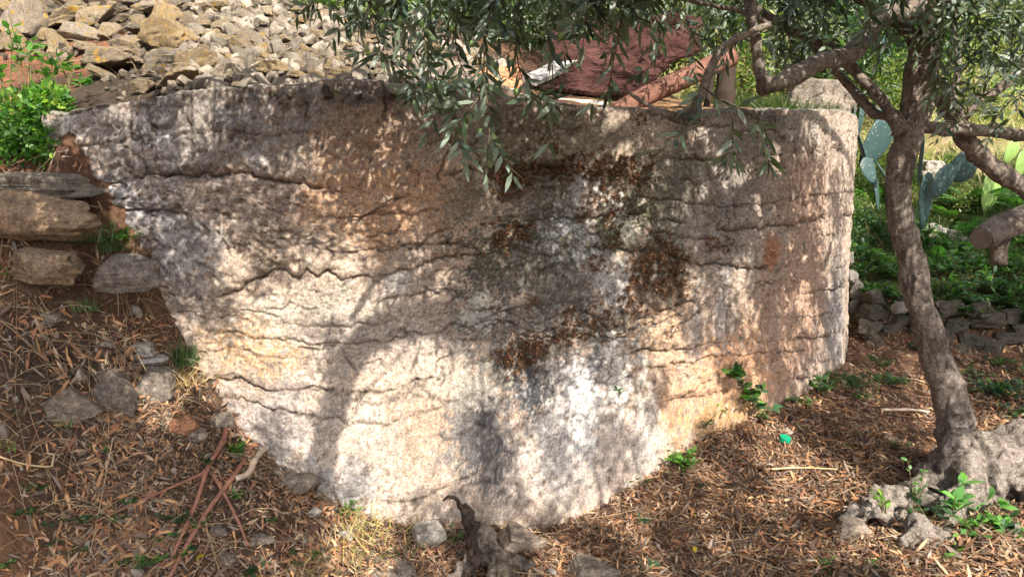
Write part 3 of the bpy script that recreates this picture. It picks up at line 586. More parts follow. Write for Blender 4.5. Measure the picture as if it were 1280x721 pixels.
# unseen limb, bent so that its shadow crosses the middle of the wall
arch = [(398,615,20),(402,590,26),(410,550,28),(420,500,28),(432,455,28),(455,425,26),(490,408,24),(530,400,26),(575,404,26),(620,404,24),(660,392,22),(700,372,20),(740,345,18)]
ap = []
for (x, y, w) in arch:
    c, pw = unproject_shadow(x, y, 0)
    ap.append((x, y, w, c, pw))
tt = max(np.linalg.norm(a[3]-a[4]) for a in ap)+.05
limb([(*(a[4]-L*tt), a[2]*.5*a[4][1]/F*1.25) for a in ap]+[(*((ap[-1][4]-L*tt)*.5+np.array(top1)*.5), .03), (*top1, .035)])
for pl in [[(700,545,9),(735,590,10),(765,640,9)], [(870,190,14),(895,235,16),(925,285,16)], [(425,130,9),(450,175,10),(480,225,9)], [(610,330,10),(640,400,14),(665,470,14)], [(780,560,8),(740,620,8)], [(480,330,10),(440,400,12)]]:
    q = [unproject_shadow(x, y, 0) for x, y, w in pl]
    tt = max(np.linalg.norm(a-b) for a, b in q)+.1
    branch([(*(b-L*tt), w*.38*b[1]/F) for (a, b), (x, y, w) in zip(q, pl)], 'branch', 6, True)  # unseen branches, placed to throw narrow shadows on the wall
SHADE = [
"0000000000000000000055555555555533334444",
"0000000000000000000055555566655544445555",
"0000000000000000000055555566655544445555",
"0000011223333335555566666666666666555555",
"0006666666666557788888444668755555500000",
"0006544666665544758888444677755555500000",
"6666655666666344448887777773345555500000",
"6666655566665455544778777775335555500000",
"6666665445664445478777665777823566677777",
"7777665532333333677777767777643666677777",
"7777765543222244556888777777544557777777",
"7777776541111142278888763775455557777777",
"7777776421111176777366655444455567777777",
"7777665411124211115574433222344567877777",
"7776554321123100002752222222354357877777",
"7777664544324200002663122222343426888888",
"7777777654224200001444321113332368889555",
"7777777775434200002654633112554212699710",
"8888888886555300003534564425666410248411",
"8888888888654211233443455555666631136411",
"8888888888643112345554444556666423443311",
"8888888887642223455544445566655444555432",
"8888888877643334455555555555555555555433"]
for r_ in SHADE: assert len(r_) == 40, r_
limb_pts = np.vstack(limbs); foliage = MB(); twigs = MB(); twig_n = 0
SH_GAIN = 1.0
MASK = np.array([[int(ch) for ch in row] for row in SHADE], float)
for (r0, r1, c0, c1, v_) in [(16, 19, 36, 40, 0), (19, 23, 35, 40, .5), (16, 18, 29, 31, 0), (17, 20, 30, 33, 0), (19, 22, 31, 34, 1), (15, 18, 32, 36, 9), (17, 19, 33, 35, 8.5), (14, 18, 13.9, 18, 0), (20, 23, 12, 16, .5), (21, 23, 19, 29, 4), (11, 17, 33, 40, 7.5)]:
    c0 = int(c0); MASK[r0:r1, c0:c1] = v_
MASK[11:17, 9:12] = np.minimum(MASK[11:17, 9:12], 1.2); MASK[13:17, 8:12] = np.minimum(MASK[13:17, 8:12], 1.5); MASK[12:19, 12:14] = np.minimum(MASK[12:19, 12:14], 2.); MASK[16:20, 36:40] = 0; MASK[16:18, 29:31] = 0; MASK[17:20, 30:33] = 0
def mask_at(px, py):
    i = min(max(py/32-.5, 0), 21.999); j = min(max(px/32-.5, 0), 38.999); a, b = int(i), int(j); f, h = i-a, j-b
    return (MASK[a, b]*(1-h)+MASK[a, b+1]*h)*(1-f)+(MASK[a+1, b]*(1-h)+MASK[a+1, b+1]*h)*f
py = 4.
while py < 736:
    px = 4.
    while px < 1284:
        x_, y_ = px+rng.uniform(-5, 5), py+rng.uniform(-5, 5); px += 12.5; v = mask_at(x_, y_)
        if v < .8 or (y_ < 96 and v < 3) or (x_ < 96 and y_ < 160): continue
        w1 = (x_-.42*y_)/24; w2 = (y_+.3*x_)/62; nz = float(fbm(np.array([w1, w2, 0.]), 2, 301)) + .5*float(vnoise(np.array([x_/13, y_/15, 3.]), 302))
        if 1/(1+math.exp(-4.2*nz)) > min(.985, (v/9.)**1.1): continue
        base = unproject_shadow(x_, y_, 0)
        if base is None or base[1][1] > 9.5: continue
        lag = .35+.30*float(vnoise(np.array([x_/90, y_/90, 7.]), 303)); c = base[0]-L*(lag+rng.uniform(-.12, .12)); gs = max(.85, base[1][1]/3.6)
        onw = abs(math.hypot(base[1][0]-CX, base[1][1]-CY)-R) < .03
        for rp in range((2 if x_ > 820 else 1) if onw else 3):
            if rp:
                b2 = unproject_shadow(x_+rng.uniform(-7, 7), y_+rng.uniform(-7, 7), 0)
                if b2 is None or b2[1][1] > 9.5: continue
                c = b2[0]-L*(lag+rng.uniform(-.12, .12))
            a, d, u, ln, wd = clump_leaves(c, .045*gs*(1 if onw else 1.25), 15, .058*gs**.7, OLC, .019*gs**.8*(1 if onw else 1.15))
            add_leaves(foliage, T_(a), d, u, ln, wd, OLC)
        if rng.uniform() < .05:
            j = np.argmin(np.linalg.norm(limb_pts-c, axis=1)); e = limb_pts[j]
            if np.linalg.norm(e-c) < 1.2:
                p_, r__ = smooth_path([e, (e+c)/2+[0, 0, -.05], c], [.006, .004, .002], .15); V, Q, Tt = tube(T_(p_), r__, 4, False); twigs.add(V, Q, None, (.12, .09, .07)); twig_n += 1
    py += 12.5
tag(foliage.build('foliage', M['olive_leaf'], tree), kind='stuff')  # unseen leaf clumps, placed by the mask to cast the dappled shade
tag(twigs.build('twigs', M['bark'], tree), kind='stuff')
# sprays of leaves that hang into the picture
SPR = [] # leaf records (point, direction, normal, length, width)
sp_tw = MB(); fruit_pts = []
def spray(pl, ntw, tl, ll=.092, lw=.021, gap=.038, side=1.0):
    p = np.array([P(a, b, c) for a, b, c in pl]); p, r = smooth_path(p, np.linspace(.004, .0018, len(p)), .03)
    V, Q, Tt = tube(T_(p), r, 5, False); sp_tw.add(V, Q, None, (.17, .15, .10))
    paths = [p]
    for k in range(ntw):
        i = rng.integers(int(len(p)*.1), len(p)); d = norm(rdir(1)[0]*side+norm(p[min(i+1, len(p)-1)]-p[i-1])*.6+np.array([0, 0, -.05])); L_ = tl*rng.uniform(.5, 1.2)
        q = p[i]+np.outer(np.linspace(0, 1, 6), d*L_)+np.outer(np.linspace(0, 1, 6)**2, [0, 0, -.12*L_]); paths.append(q)
        V, Q, Tt = tube(T_(q), np.linspace(.0018, .001, 6), 4, False); sp_tw.add(V, Q, None, (.17, .16, .10))
    for q in paths:
        ln_ = np.linalg.norm(np.diff(q, axis=0), axis=1).sum(); n = max(3, int(ln_/gap))
        for j in range(n):
            t = (j+.7)/n*(len(q)-1); i = min(int(t), len(q)-2); c = q[i]*(1-t+i)+q[i+1]*(t-i); ax = norm(q[i+1]-q[i])
            sdir = norm(np.cross(ax, rdir(1)[0]))
            for sg in (1, -1):
                if rng.uniform() < .15: continue
                d = norm(ax*.9+sdir*sg*rng.uniform(.6, 1.3)+np.array([0, 0, -.12])+.2*rdir(1)[0])
                SPR.append((c, d, norm(np.cross(d, ax)+.5*rdir(1)[0]+[0, 0, .5]), ll*rng.uniform(.65, 1.2), lw*rng.uniform(.8, 1.25)))
        SPR.append((q[-1], norm(q[-1]-q[-2]), rdir(1)[0], ll*rng.uniform(.7, 1.), lw))
        if rng.uniform() < .2: fruit_pts.append(q[rng.integers(1, len(q))]+np.array([0, 0, -.015]))
Y = 2.05
near = [
 ([(640,-60,2.0),(612,20,2.0),(605,90,2.0),(612,150,2.0),(610,185,2.0)], 9, .12), ([(560,-60,2.1),(532,20,2.1),(535,80,2.1),(552,130,2.1),(566,150,2.1)], 8, .12),
 ([(480,-70,2.2),(462,0,2.2),(470,40,2.2),(476,70,2.2)], 7, .11), ([(700,-60,2.0),(684,20,2.0),(690,80,2.0),(692,120,2.0)], 8, .12),
 ([(760,-60,2.1),(776,20,2.1),(768,70,2.1),(762,105,2.1)], 8, .11), ([(530,-80,2.2),(500,-10,2.2),(510,50,2.2),(525,85,2.2)], 8, .12),
 ([(600,-70,2.2),(575,-10,2.2),(570,60,2.2),(585,100,2.2)], 8, .12), ([(660,-70,2.1),(650,0,2.1),(645,60,2.1),(655,110,2.1)], 8, .12),
 ([(430,-60,2.4),(432,-10,2.4),(436,15,2.4)], 5, .08), ([(730,-60,2.2),(735,0,2.2),(728,60,2.2)], 7, .11), ([(820,-60,2.3),(815,0,2.3),(825,50,2.3),(812,85,2.3)], 6, .10),
 ([(500,95,2.2),(530,118,2.15),(555,128,2.15)], 3, .05), ([(600,120,2.05),(570,160,2.0),(560,170,2.0)], 3, .06), ([(655,110,2.05),(672,122,2.05),(690,128,2.05)], 3, .05),
 ([(880,110,2.95),(905,128,2.9),(935,140,2.9),(958,152,2.88)], 4, .09), ([(858,160,2.95),(830,185,2.9),(815,190,2.9)], 2, .06),
 ([(916,150,2.9),(916,178,2.9),(914,190,2.9)], 2, .05), ([(956,160,2.9),(960,190,2.9),(961,198,2.9)], 1, .04),
 ([(1160,-10,3.3),(1160,20,3.3),(1150,35,3.28)], 6, .12), ([(1120,-40,3.3),(1120,0,3.3),(1105,30,3.3)], 3, .1), ([(1085,0,3.3),(1088,25,3.3)], 2, .06)]
near = [([(x, y, 2.86+(Y-2.05)*.6 if Y < 2.6 else Y) for x, y, Y in pl], n, tl*(1.35 if pl[0][2] < 2.6 else 1)) for pl, n, tl in near]
for pl, n, tl in near: spray(pl, max(1, int(n*.85+.5)), tl)
n_near = len(SPR)
drop = []
for px in range(1172, 1300, 15): drop.append(([(px+20, -60, 3.5), (px+8, 0, 3.45), (px, rng.uniform(50, 130), 3.4)], 7, .16))
drop += [([(1290,60,3.9),(1240,95,3.85),(1215,125,3.8),(1200,150,3.75)], 8, .14), ([(1285,110,3.9),(1250,140,3.8),(1235,175,3.8)], 4, .09)]
for px in range(850, 1120, 18): drop.append(([(px, -60, 3.6+rng.uniform(-.4, .8)), (px+rng.uniform(-20, 20), 0, 3.7), (px+rng.uniform(-25, 25), rng.uniform(30, 75), 3.7)], 7, .15))
for px in range(400, 850, 30): drop.append(([(px, -90, 3.0), (px+rng.uniform(-20, 20), -20, 3.05), (px+rng.uniform(-25, 25), rng.uniform(5, 35), 3.05)], 6, .15))
for pl, n, tl in drop: spray(pl, int(n*1.4), tl*1.1, .072, .0175, .03)
tag(sp_tw.build('twigs', M['bark'], tree), kind='stuff')
base_leaf = []
for k in range(5):
    mb = MB(); add_leaves(mb, [[0, 0, 0]], [[1, 0, 0]], [[0, 0, 1]], 1., .2, [OLC[k % 4]] if k < 4 else [(.10, .15, .06)], bend=.06+.06*k, shape=(.28, .62, .85, .8))
    o = mb.build('leaf', M['olive_leaf'], tree); base_leaf.append(o)
order = list(range(n_near)); rng.shuffle(order); pick = set(order[:300]); first = [True]*5; fol2 = MB(); rec = []
for i, (c, d, u, ln, wd) in enumerate(SPR):
    if i in pick:
        k = rng.integers(0, 5); S = norm(np.cross(u, d)); U = np.cross(d, S)
        m = Matrix(((d[0]*ln, S[0]*wd*5, U[0]*ln, c[0]-tree_loc[0]), (d[1]*ln, S[1]*wd*5, U[1]*ln, c[1]-tree_loc[1]), (d[2]*ln, S[2]*wd*5, U[2]*ln, c[2]-tree_loc[2]), (0, 0, 0, 1)))
        if first[k]: o = base_leaf[k]; first[k] = False
        else: o = base_leaf[k].copy(); COL.objects.link(o); o.parent = tree
        o.matrix_local = m
    else: rec.append((c, d, u, ln, wd))
add_leaves(fol2, T_(np.array([r[0] for r in rec])), np.array([r[1] for r in rec]), np.array([r[2] for r in rec]), np.array([r[3] for r in rec]), np.array([r[4] for r in rec]), OLC+[(.09, .13, .06)], bend=.14)
tag(fol2.build('foliage', M['olive_leaf'], tree), kind='stuff')
ov = None
for px, py in [(500,27),(478,34),(537,108),(565,35),(512,73),(645,115),(600,165),(527,30),(700,45),(590,55)]+[None]*0:
    c = P(px, py, 2.84)
    if ov is None: V, Q, Tt = ellipsoid(.011, .011, .014); ov = mk('olive', V, Q, Tt, M['olive_fruit'], tree)
    else: ov = ov.copy(); COL.objects.link(ov); ov.parent = tree
    ov.location = (c-tree_loc).tolist()

# ------------------------------------------------------------------ stones
def stone_mesh(seed, sub=3, sharp=1.0, dims=(1, .75, .6), rough=.05):
    import bmesh
    bm = bmesh.new(); bmesh.ops.create_icosphere(bm, subdivisions=sub, radius=1); V = np.array([v.co[:] for v in bm.verts]); F_ = np.array([[v.index for v in f.verts] for f in bm.faces]); bm.free()
    rg = np.random.default_rng(seed); n = norm(rg.normal(size=(8, 3))); n = np.vstack([n, [[0, 0, 1], [0, 0, -1], [.9, .1, .3], [-1, 0, .2], [0, 1, .1], [0, -1, 0]]]); dd = rg.uniform(.48, .95, len(n))
    dots = V@n.T; r = np.where(dots > .05, dd/np.maximum(dots, .05), 9); k = 34*sharp; rr = -np.log(np.exp(-k*np.minimum(r, 1.25)).sum(1))/k
    V = V*rr[:, None]*np.array(dims); V = V*(1+rough*fbm(V*3+seed, 3, seed)[:, None]+rough*.5*fbm(V*9+seed, 2, seed+1)[:, None]+rough*.55*fbm(V/np.array(dims)*np.array([1.2, 1.2, 6.])+seed, 3, seed+2)[:, None]); return V, F_
def rock_obj(name, seed, dims, loc, rot, mat, parent=None, sub=4, rough=.09, sharp=1.):
    V, Tt = stone_mesh(seed, sub, sharp*1.5, dims, rough*1.8); o = mk(name, V, None, Tt, M[mat], parent, None, True, loc); o.data.set_sharp_from_angle(angle=.55); o.rotation_euler = rot; return o
smeshes = []
for k in range(16):
    V, Tt = stone_mesh(200+k, 4, 1.5, (1, rng.uniform(.65, .9), rng.uniform(.5, .75)), .09); o = mk('stone', V, None, Tt, M['heap']); o.data.set_sharp_from_angle(angle=.5); smeshes.append(o.data); bpy.data.objects.remove(o)
heap_loc = np.array([-1.9, 4.6, 2.2]); heap = thing('rubble_heap', 'sunlit heap of loose pale limestone rubble banked above the tank rim', 'stone heap', heap_loc)
placed = []; tries = 0; hp = []
def heap_size(px, py): return max(13, 29-px*.034)*(1.05 if py > 20 else .9)
BIG = [(120,32,46,26,-.3),(218,62,58,34,.05),(160,68,44,26,.2),(145,92,70,22,.15),(72,60,22,50,.5),(30,45,50,60,.3),(85,35,44,22,.2),(208,88,40,32,0),(245,90,46,34,.2),(285,100,36,28,0),(335,98,46,20,0),(62,20,26,20,0),(180,48,38,18,-.2),
       (190,20,40,20,.3),(210,34,34,22,0),(265,50,26,16,.2),(100,52,40,20,.2),(95,15,24,20,0),(225,108,40,16,0),(182,116,30,16,0),(15,60,30,26,0),(110,66,30,14,0),(128,100,30,14,.3),(310,60,34,20,0),(300,68,30,18,0)]
for (px, py, w, h, ro) in BIG:
    g = hit_ground(px, py, 'up', 2.8)
    if g is None: continue
    hp.append((px, py, w, h, ro, g)); placed.append((px, py, w*.5))
while len(hp) < 300 and tries < 9000:
    tries += 1; px = rng.uniform(-20, 600); py = rng.uniform(-12, 112)
    if py < (px-300)*.22-3: continue                # the crest falls to the right
    s = heap_size(px, py)*rng.choice([.6, .8, 1., 1.25])
    if px < 125 and py > 72: continue
    rim_y = np.interp(px, [q[0] for q in RIM], [q[1] for q in RIM])
    if py > rim_y+2: continue
    if any((px-a)**2*.6+(py-b)**2*1.6 < ((s*.5+c)*.62)**2 for a, b, c in placed): continue
    g = hit_ground(px, py, 'up', 2.8)
    if g is None or g[1] > 7: continue
    placed.append((px, py, s*.5)); hp.append((px, py, s, s*rng.uniform(.5, .8), rng.uniform(-.4, .4), g))
for (px, py, w, h, ro, g) in hp:
    k = rng.integers(0, len(smeshes)); o = bpy.data.objects.new('stone', smeshes[k]); COL.objects.link(o); o.parent = heap
    sc = w*.5*g[1]/F*1.3; f = h/w; o.scale = (sc, sc*rng.uniform(.8, 1.1), sc*max(.45, f)*1.5)
    o.rotation_euler = (rng.uniform(-.3, .5), ro+rng.uniform(-.15, .15), rng.uniform(-.5, .5)+(math.pi if rng.uniform() < .5 else 0))
    o.location = (g-heap_loc+np.array([0, .0, sc*.42])).tolist()
small = MB()
sv12 = [stone_mesh(300+k, 1, 1.5, (1, .8, .6), .05) for k in range(6)]
for _ in range(1500):
    px, py = rng.uniform(-40, 640), rng.uniform(-40, 125)
    if py < (px-300)*.22-8 or (px < 135 and py > 80): continue
    x, y = None, None; g = hit_ground(px, py, 'up', 2.8, 8)
    if g is None: continue
    V, Tt = sv12[rng.integers(0, 6)]; e = Euler(rng.uniform(0, 6, 3)).to_matrix(); s = rng.uniform(.02, .045); c = rng.uniform(.04, .17)*np.array([1, .82, .62])
    small.add((V*s)@np.array(e).T+g-heap_loc+rng.normal(size=3)*.01, None, Tt, c)  # dark fill colours imitate shade in the gaps between bigger stones
sv20 = [stone_mesh(320+k, 2, 2.0, (1, .8, .65), .1) for k in range(6)]
for _ in range(420):
    px, py = rng.uniform(230, 640), rng.uniform(-10, 118)
    if py < (px-300)*.22-6: continue
    g = hit_ground(px, py, 'up', 2.8, 8)
    if g is None: continue
    V, Tt = sv20[rng.integers(0, 6)]; e = Euler(rng.uniform(0, 6, 3)).to_matrix(); s_ = rng.uniform(.045, .075); small.add((V*s_)@np.array(e).T+g-heap_loc+[0, 0, .02], None, Tt, rng.uniform(.12, .30)*np.array([1, .84, .66]))
tag(small.build('small_rubble', attr_mat('rubble_grain', [(20, .7, 1.2, 4), (120, .7, 1.2, 4)]), heap, smooth=False), kind='stuff')
#@@PART3
# ------------------------------------------------------------------ things behind the rim
def slab(name, pts, th, mat, wavy=0, parent=None, nu=14, nv=8):
    """a sheet through four points, with thickness along its normal"""
    a, b, c, d = [np.asarray(p, float) for p in pts]; u = np.linspace(0, 1, nu)[None, :, None]; v = np.linspace(0, 1, nv)[:, None, None]
    S = (a*(1-u)+b*u)*(1-v)+(d*(1-u)+c*u)*v; n = norm(np.cross(b-a, d-a)); S = S+n*(wavy*fbm(S*4, 3, 7))[..., None]
    S = S.reshape(-1, 3); V = np.vstack([S, S-n*th]); i = np.arange(nv-1)[:, None]*nu+np.arange(nu-1)[None]; q = np.stack([i, i+1, i+nu+1, i+nu], -1).reshape(-1, 4); K = nu*nv
    Q = [q, q[:, ::-1]+K]
    for e in (np.arange(nu), np.arange(nv)*nu+nu-1, (np.arange(nu)+(nv-1)*nu)[::-1], (np.arange(nv)*nu)[::-1]): Q.append(np.stack([e[:-1]+K, e[1:]+K, e[1:], e[:-1]], 1))
    c0 = V.mean(0); o = mk(name, V-c0, np.vstack(Q), None, M[mat], parent, None, False, c0); return o
o = slab('red_sheet', [P(668,112,4.75), P(800,118,4.7), P(842,72,5.6), P(690,40,5.9)], .02, 'redsheet', .03); tag(o, 'dark red brown sheet lying tilted behind the rim under the leaves', 'sheet')
o = slab('red_sheet', [P(800,88,5.4), P(876,58,5.5), P(878,22,5.9), P(720,18,6.2)], .02, 'redsheet', .05); tag(o, 'higher dark red sheet behind the clay pipe, mottled with leaf shade', 'sheet')
o = slab('white_board', [P(655,134,4.12), P(800,143,4.45), P(800,133,4.6), P(650,117,4.3)], .03, 'whiteboard', .006); tag(o, 'long narrow white board lying along the tank rim below the red sheet', 'board')
o = slab('white_board', [P(560,118,4.0), P(655,131,4.1), P(645,98,4.6), P(575,96,4.6)], .03, 'whiteboard', .01); tag(o, 'wide pale board leaning on the rubble behind the hanging olive leaves', 'board')
o = slab('terracotta_sheet', [P(520,104,4.15), P(655,108,4.4), P(650,82,4.8), P(545,90,4.7)], .02, 'terracotta', .01); tag(o, 'orange terracotta sheet lying between rubble and white board', 'sheet')
o = slab('white_board', [P(648,98,4.7), P(672,103,4.7), P(722,76,5.3), P(700,72,5.4)], .03, 'whiteboard', .01); tag(o, 'pale board end sticking up beside the red sheet', 'board')
p = [P(762,146,4.4), P(812,118,4.55), P(860,96,4.75), P(912,72,5.0)]; pp, pr = smooth_path(p, [.058, .060, .062, .066], .04)
V, Q, Tt = tube(pp, pr*(1+.03*fbm(pp*6, 2, 3)), 20, False); Vi, Qi, _ = tube(pp, pr*.86, 20, False)
ring = np.stack([np.arange(20), (np.arange(20)+1) % 20, len(V)+(np.arange(20)+1) % 20, len(V)+np.arange(20)], 1); b = len(V)-20
ring2 = np.stack([b+(np.arange(20)+1) % 20, b+np.arange(20), len(V)+b+np.arange(20), len(V)+b+(np.arange(20)+1) % 20], 1)
c0 = p[0]; o = mk('clay_pipe', np.vstack([V, Vi])-c0, np.vstack([Q, Qi[:, ::-1]+len(V), ring, ring2]), None, M['pipe'], None, None, True, c0)
tag(o, 'dusty pink clay pipe sloping up from the tank rim behind the olive branch', 'pipe')
post = thing('old_post', 'dark weathered wooden post standing behind the clay pipe', 'post', P(903, 138, 5.2))
for (x0, y0, x1, y1, w, nm) in [(903,150,908,58,26,'post_stump'),(880,150,893,60,8,'splinter')]:
    a, b = P(x0, y0, 5.2), P(x1, y1, 5.3); q, r = smooth_path([a, (a+b)/2+[.01, 0, 0], b], np.array([1, .9, .8])*w*.5*5.2/F, .03); V, Q, Tt = tube(q, r*(1+.15*fbm(q*20, 2, 4)), 12)
    mk(nm, V-np.array(post.location), Q, Tt, M['darkwood'], post)
blk = rock_obj('masonry_block', 51, (.44, .3, .34), P(1010, 142, 6.6), (0, .05, .1), 'rock', None, 5, .10, 2.0); tag(blk, 'pale rendered masonry block standing past the rim with a dark hole', 'masonry')
# ------------------------------------------------------------------ rocks on the bank and floor
def rock_px(px, py, w, h, mat, seed, label, dy=.7, ro=0, rz=0, Y=None, sub=4, sink=.15, sharp=1.1, name='rock', rough=.1, group=None):
    g = P(px, py+h*.3, Y) if Y else hit_ground(px, py+h*.35)
    if g is None: return
    m = g[1]/F; dims = (w*.5*m*1.1, w*.5*m*dy, h*.5*m*1.2); o = rock_obj(name, seed, dims, g+np.array([0, dims[1]*.35, dims[2]*(.5-sink)]), (.12, ro, rz), mat, None, sub, rough, sharp)
    tag(o, label, 'rock', group); return o
ROCKS = [
 (46,268,190,62,'rock_ochre',11,'long flat ledge boulder under the mossy shelf at the left edge',.35,.06,.1,3.24,5),
 (40,235,190,34,'rock_dark',44,'dark mossy shelf stone above the ledge boulder',.4,.0,.1,3.32,5),
 (50,328,80,44,'rock_ochre',2,'rounded ochre and grey boulder below the ledge boulder',.6,.1,0,3.12,5),
 (150,342,88,48,'rock',3,'square dark grey stone block jammed against the tank',.6,-.02,.1,3.2,5),
 (85,502,54,66,'rock',4,'split grey stone standing on the leaf litter, white streaks on top',.6,-.5,.3,None,5),
 (140,488,66,74,'rock',5,'big tilted brown grey boulder beside the split stone',.7,.5,.2,None,5),
 (190,478,70,50,'rock',6,'brown grey boulder half buried right of the tilted boulder',.8,.3,.4,None,5),
 (175,433,30,20,'rock_pale',7,'small pale round stone topmost on the bank',.8,0,0,None,4),
 (180,450,52,20,'rock_pale',8,'long pale flat stone just under the small round stone',.7,-.1,0,None,4),
 (228,530,32,22,'rock_red',9,'reddish orange stone on the leaf litter',.8,-.2,.3,None,4),
 (272,525,30,24,'rock',10,'small grey stone at the foot of the tank',.8,.1,0,None,4),
 (247,542,26,20,'rock',11,'small blue grey stone between the reddish stone and the tank',.8,.1,.4,None,4),
 (360,603,66,24,'rock',12,'flat dark stone lying below the pale forked stick',.8,0,.1,None,4),
 (405,617,32,28,'rock_pale',13,'whitish stone against the tank foot right of the flat stone',.8,.2,0,None,4),
 (347,590,16,14,'rock_pale',14,'little white pebble on the fork of the pale stick',.8,.2,0,None,3),
 (432,668,26,26,'rock_pale',15,'sunlit whitish stone in the yellow grass',.8,.2,0,None,4),
 (532,667,62,36,'rock_pale',16,'pale lumpy rock left of the twisted root',.8,-.1,.2,None,4),
 (655,676,88,44,'root',17,'broad conical grey rock right of the twisted root',.8,.25,.2,None,5),
 (480,718,80,18,'rock',18,'low grey rock sunk in litter at the bottom edge',.7,0,0,None,4),
 (745,716,84,26,'rock',19,'brown grey rock at the bottom edge right of the stump',.8,.1,0,None,4),
 (270,662,26,18,'rock',20,'small grey stone beside the crossed canes',.8,.1,0,None,4),
 (325,672,34,20,'rock',21,'grey stone under the crossing canes, right one',.8,.1,0,None,4),
 (282,700,30,24,'rock',22,'grey stone at the bottom edge by the canes',.8,.1,0,None,4),
 (165,498,24,18,'rock_pale',23,'little pale stone in dry grass below the boulders',.8,.1,0,None,3),
 (125,470,26,22,'rock',24,'small grey stone wedged between split stone and tilted boulder',.8,.2,0,None,4),
 (115,270,34,20,'rock',25,'small brown stone in the corner between ledge and tank',.8,.2,0,3.5,4),
 (140,288,22,18,'rock',26,'little brown stone on top of the square block',.8,.2,0,3.46,4),
 (250,415,30,18,'rock',27,'buried stone beside the grass tuft at the tank',.8,.1,0,None,4),
 (130,428,30,16,'rock',28,'half buried flat stone high on the bank',.8,.1,0,None,4),
 (62,395,36,16,'rock',29,'mossy flat stone on the bank below the ochre boulder',.8,.1,0,None,4),
 (1068,660,70,34,'root',31,'knobby grey root lump at the left tip of the tree roots',.9,.1,0,None,4)]
for q in ROCKS:
    px, py, w, h, mat, sd_, lab, dy, ro, rz, Y, sub = q; rock_px(px, py, w, h, mat, sd_*7+3, lab, dy, ro, rz, Y, sub)
# low dry stone wall on the right, terrace behind it
lw_loc = np.array([3.0, 5.9, .4]); lw = thing('dry_stone_wall', 'low rough dry stone wall holding the green terrace behind the olive tree', 'stone wall', lw_loc)
dm = []
for k in range(8):
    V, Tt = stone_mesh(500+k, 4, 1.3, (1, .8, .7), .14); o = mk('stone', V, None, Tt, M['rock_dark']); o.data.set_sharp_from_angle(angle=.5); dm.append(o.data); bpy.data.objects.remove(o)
def lw_stone(px, py, w, h, Y, mat=None, label=None):
    o = bpy.data.objects.new('stone', dm[rng.integers(0, 8)].copy() if mat else dm[rng.integers(0, 8)]); COL.objects.link(o); o.parent = lw
    if mat: o.data.materials.clear(); o.data.materials.append(M[mat])
    if label: o['label'] = label
    s = w*.55*Y/F; o.scale = (s, s*.9, h*.62*Y/F/.65); o.rotation_euler = (rng.uniform(-.2, .2), rng.uniform(-.2, .2), rng.uniform(-.4, .4)+(3.14 if rng.uniform() < .5 else 0)); o.location = (P(px, py, Y)-lw_loc).tolist()
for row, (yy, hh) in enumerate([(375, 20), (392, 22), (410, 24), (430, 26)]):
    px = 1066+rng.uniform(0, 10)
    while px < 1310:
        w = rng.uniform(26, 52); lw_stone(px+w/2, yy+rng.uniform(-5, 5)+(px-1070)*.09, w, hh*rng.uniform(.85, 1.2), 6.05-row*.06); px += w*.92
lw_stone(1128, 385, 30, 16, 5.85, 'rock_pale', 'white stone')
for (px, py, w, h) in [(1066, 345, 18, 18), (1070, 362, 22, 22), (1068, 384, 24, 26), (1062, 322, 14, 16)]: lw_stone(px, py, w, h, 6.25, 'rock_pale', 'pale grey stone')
for i, (px, py, w, h, lab) in enumerate([(1178,292,34,20,'pale boulder on the terrace right of the leaning trunk'),(1165,290,24,22,'small pinkish stone on the terrace beside the pale boulder'),(1200,296,30,30,'grey stone under the sawn limb on the terrace'),(1165,212,34,26,'sunlit white boulder on the slope behind the cactus'),(1238,296,20,14,'brown stone on the terrace in the ferns')]):
    rock_px(px, py, w, h, 'rock_pale', 400+i, lab, .8, .1, 0, None, 4)
# sawn limb of a neighbouring tree
lg = P(1226, 298, 5.4); log = thing('sawn_limb', 'thick dark sawn olive limb reaching in over the ferns from the right edge', 'log', lg)
q = [P(1224,296,5.3), P(1245,286,5.4), P(1275,274,5.5), P(1330,262,5.6), P(1400,262,5.7)]; pp, pr = smooth_path(q, [.088, .092, .10, .11, .12], .04); pp = pp+.02*np.stack([fbm(pp*4+k, 2, k) for k in range(3)], 1)
V, Q, Tt = tube(pp, pr*(1+.08*fbm(pp*9, 2, 9)), 18); mk('bark', V-lg, Q, None, M['bark'], log, bark_col(V-lg+np.array([0, 0, 5]), None)*.8)
V2, Q2, T2 = tube(np.array([pp[0]-norm(pp[1]-pp[0])*.006, pp[0]+norm(pp[1]-pp[0])*.02]), [.076, .083], 18); V2 = V2+.004*np.stack([fbm(V2*30+k, 2, k) for k in range(3)], 1); mk('cut_end', V2-lg, Q2, T2, M['logend'], log, None, False)
q = [P(1248,330,5.5), P(1250,305,5.5), P(1262,285,5.5)]; pp, pr = smooth_path(q, [.06, .055, .05], .04); V, Q, Tt = tube(pp, pr*(1+.1*fbm(pp*9, 2, 9)), 14); mk('stub', V-lg, Q, Tt, M['bark'], log, bark_col(V-lg+np.array([0, 0, 5]), None)*.7)
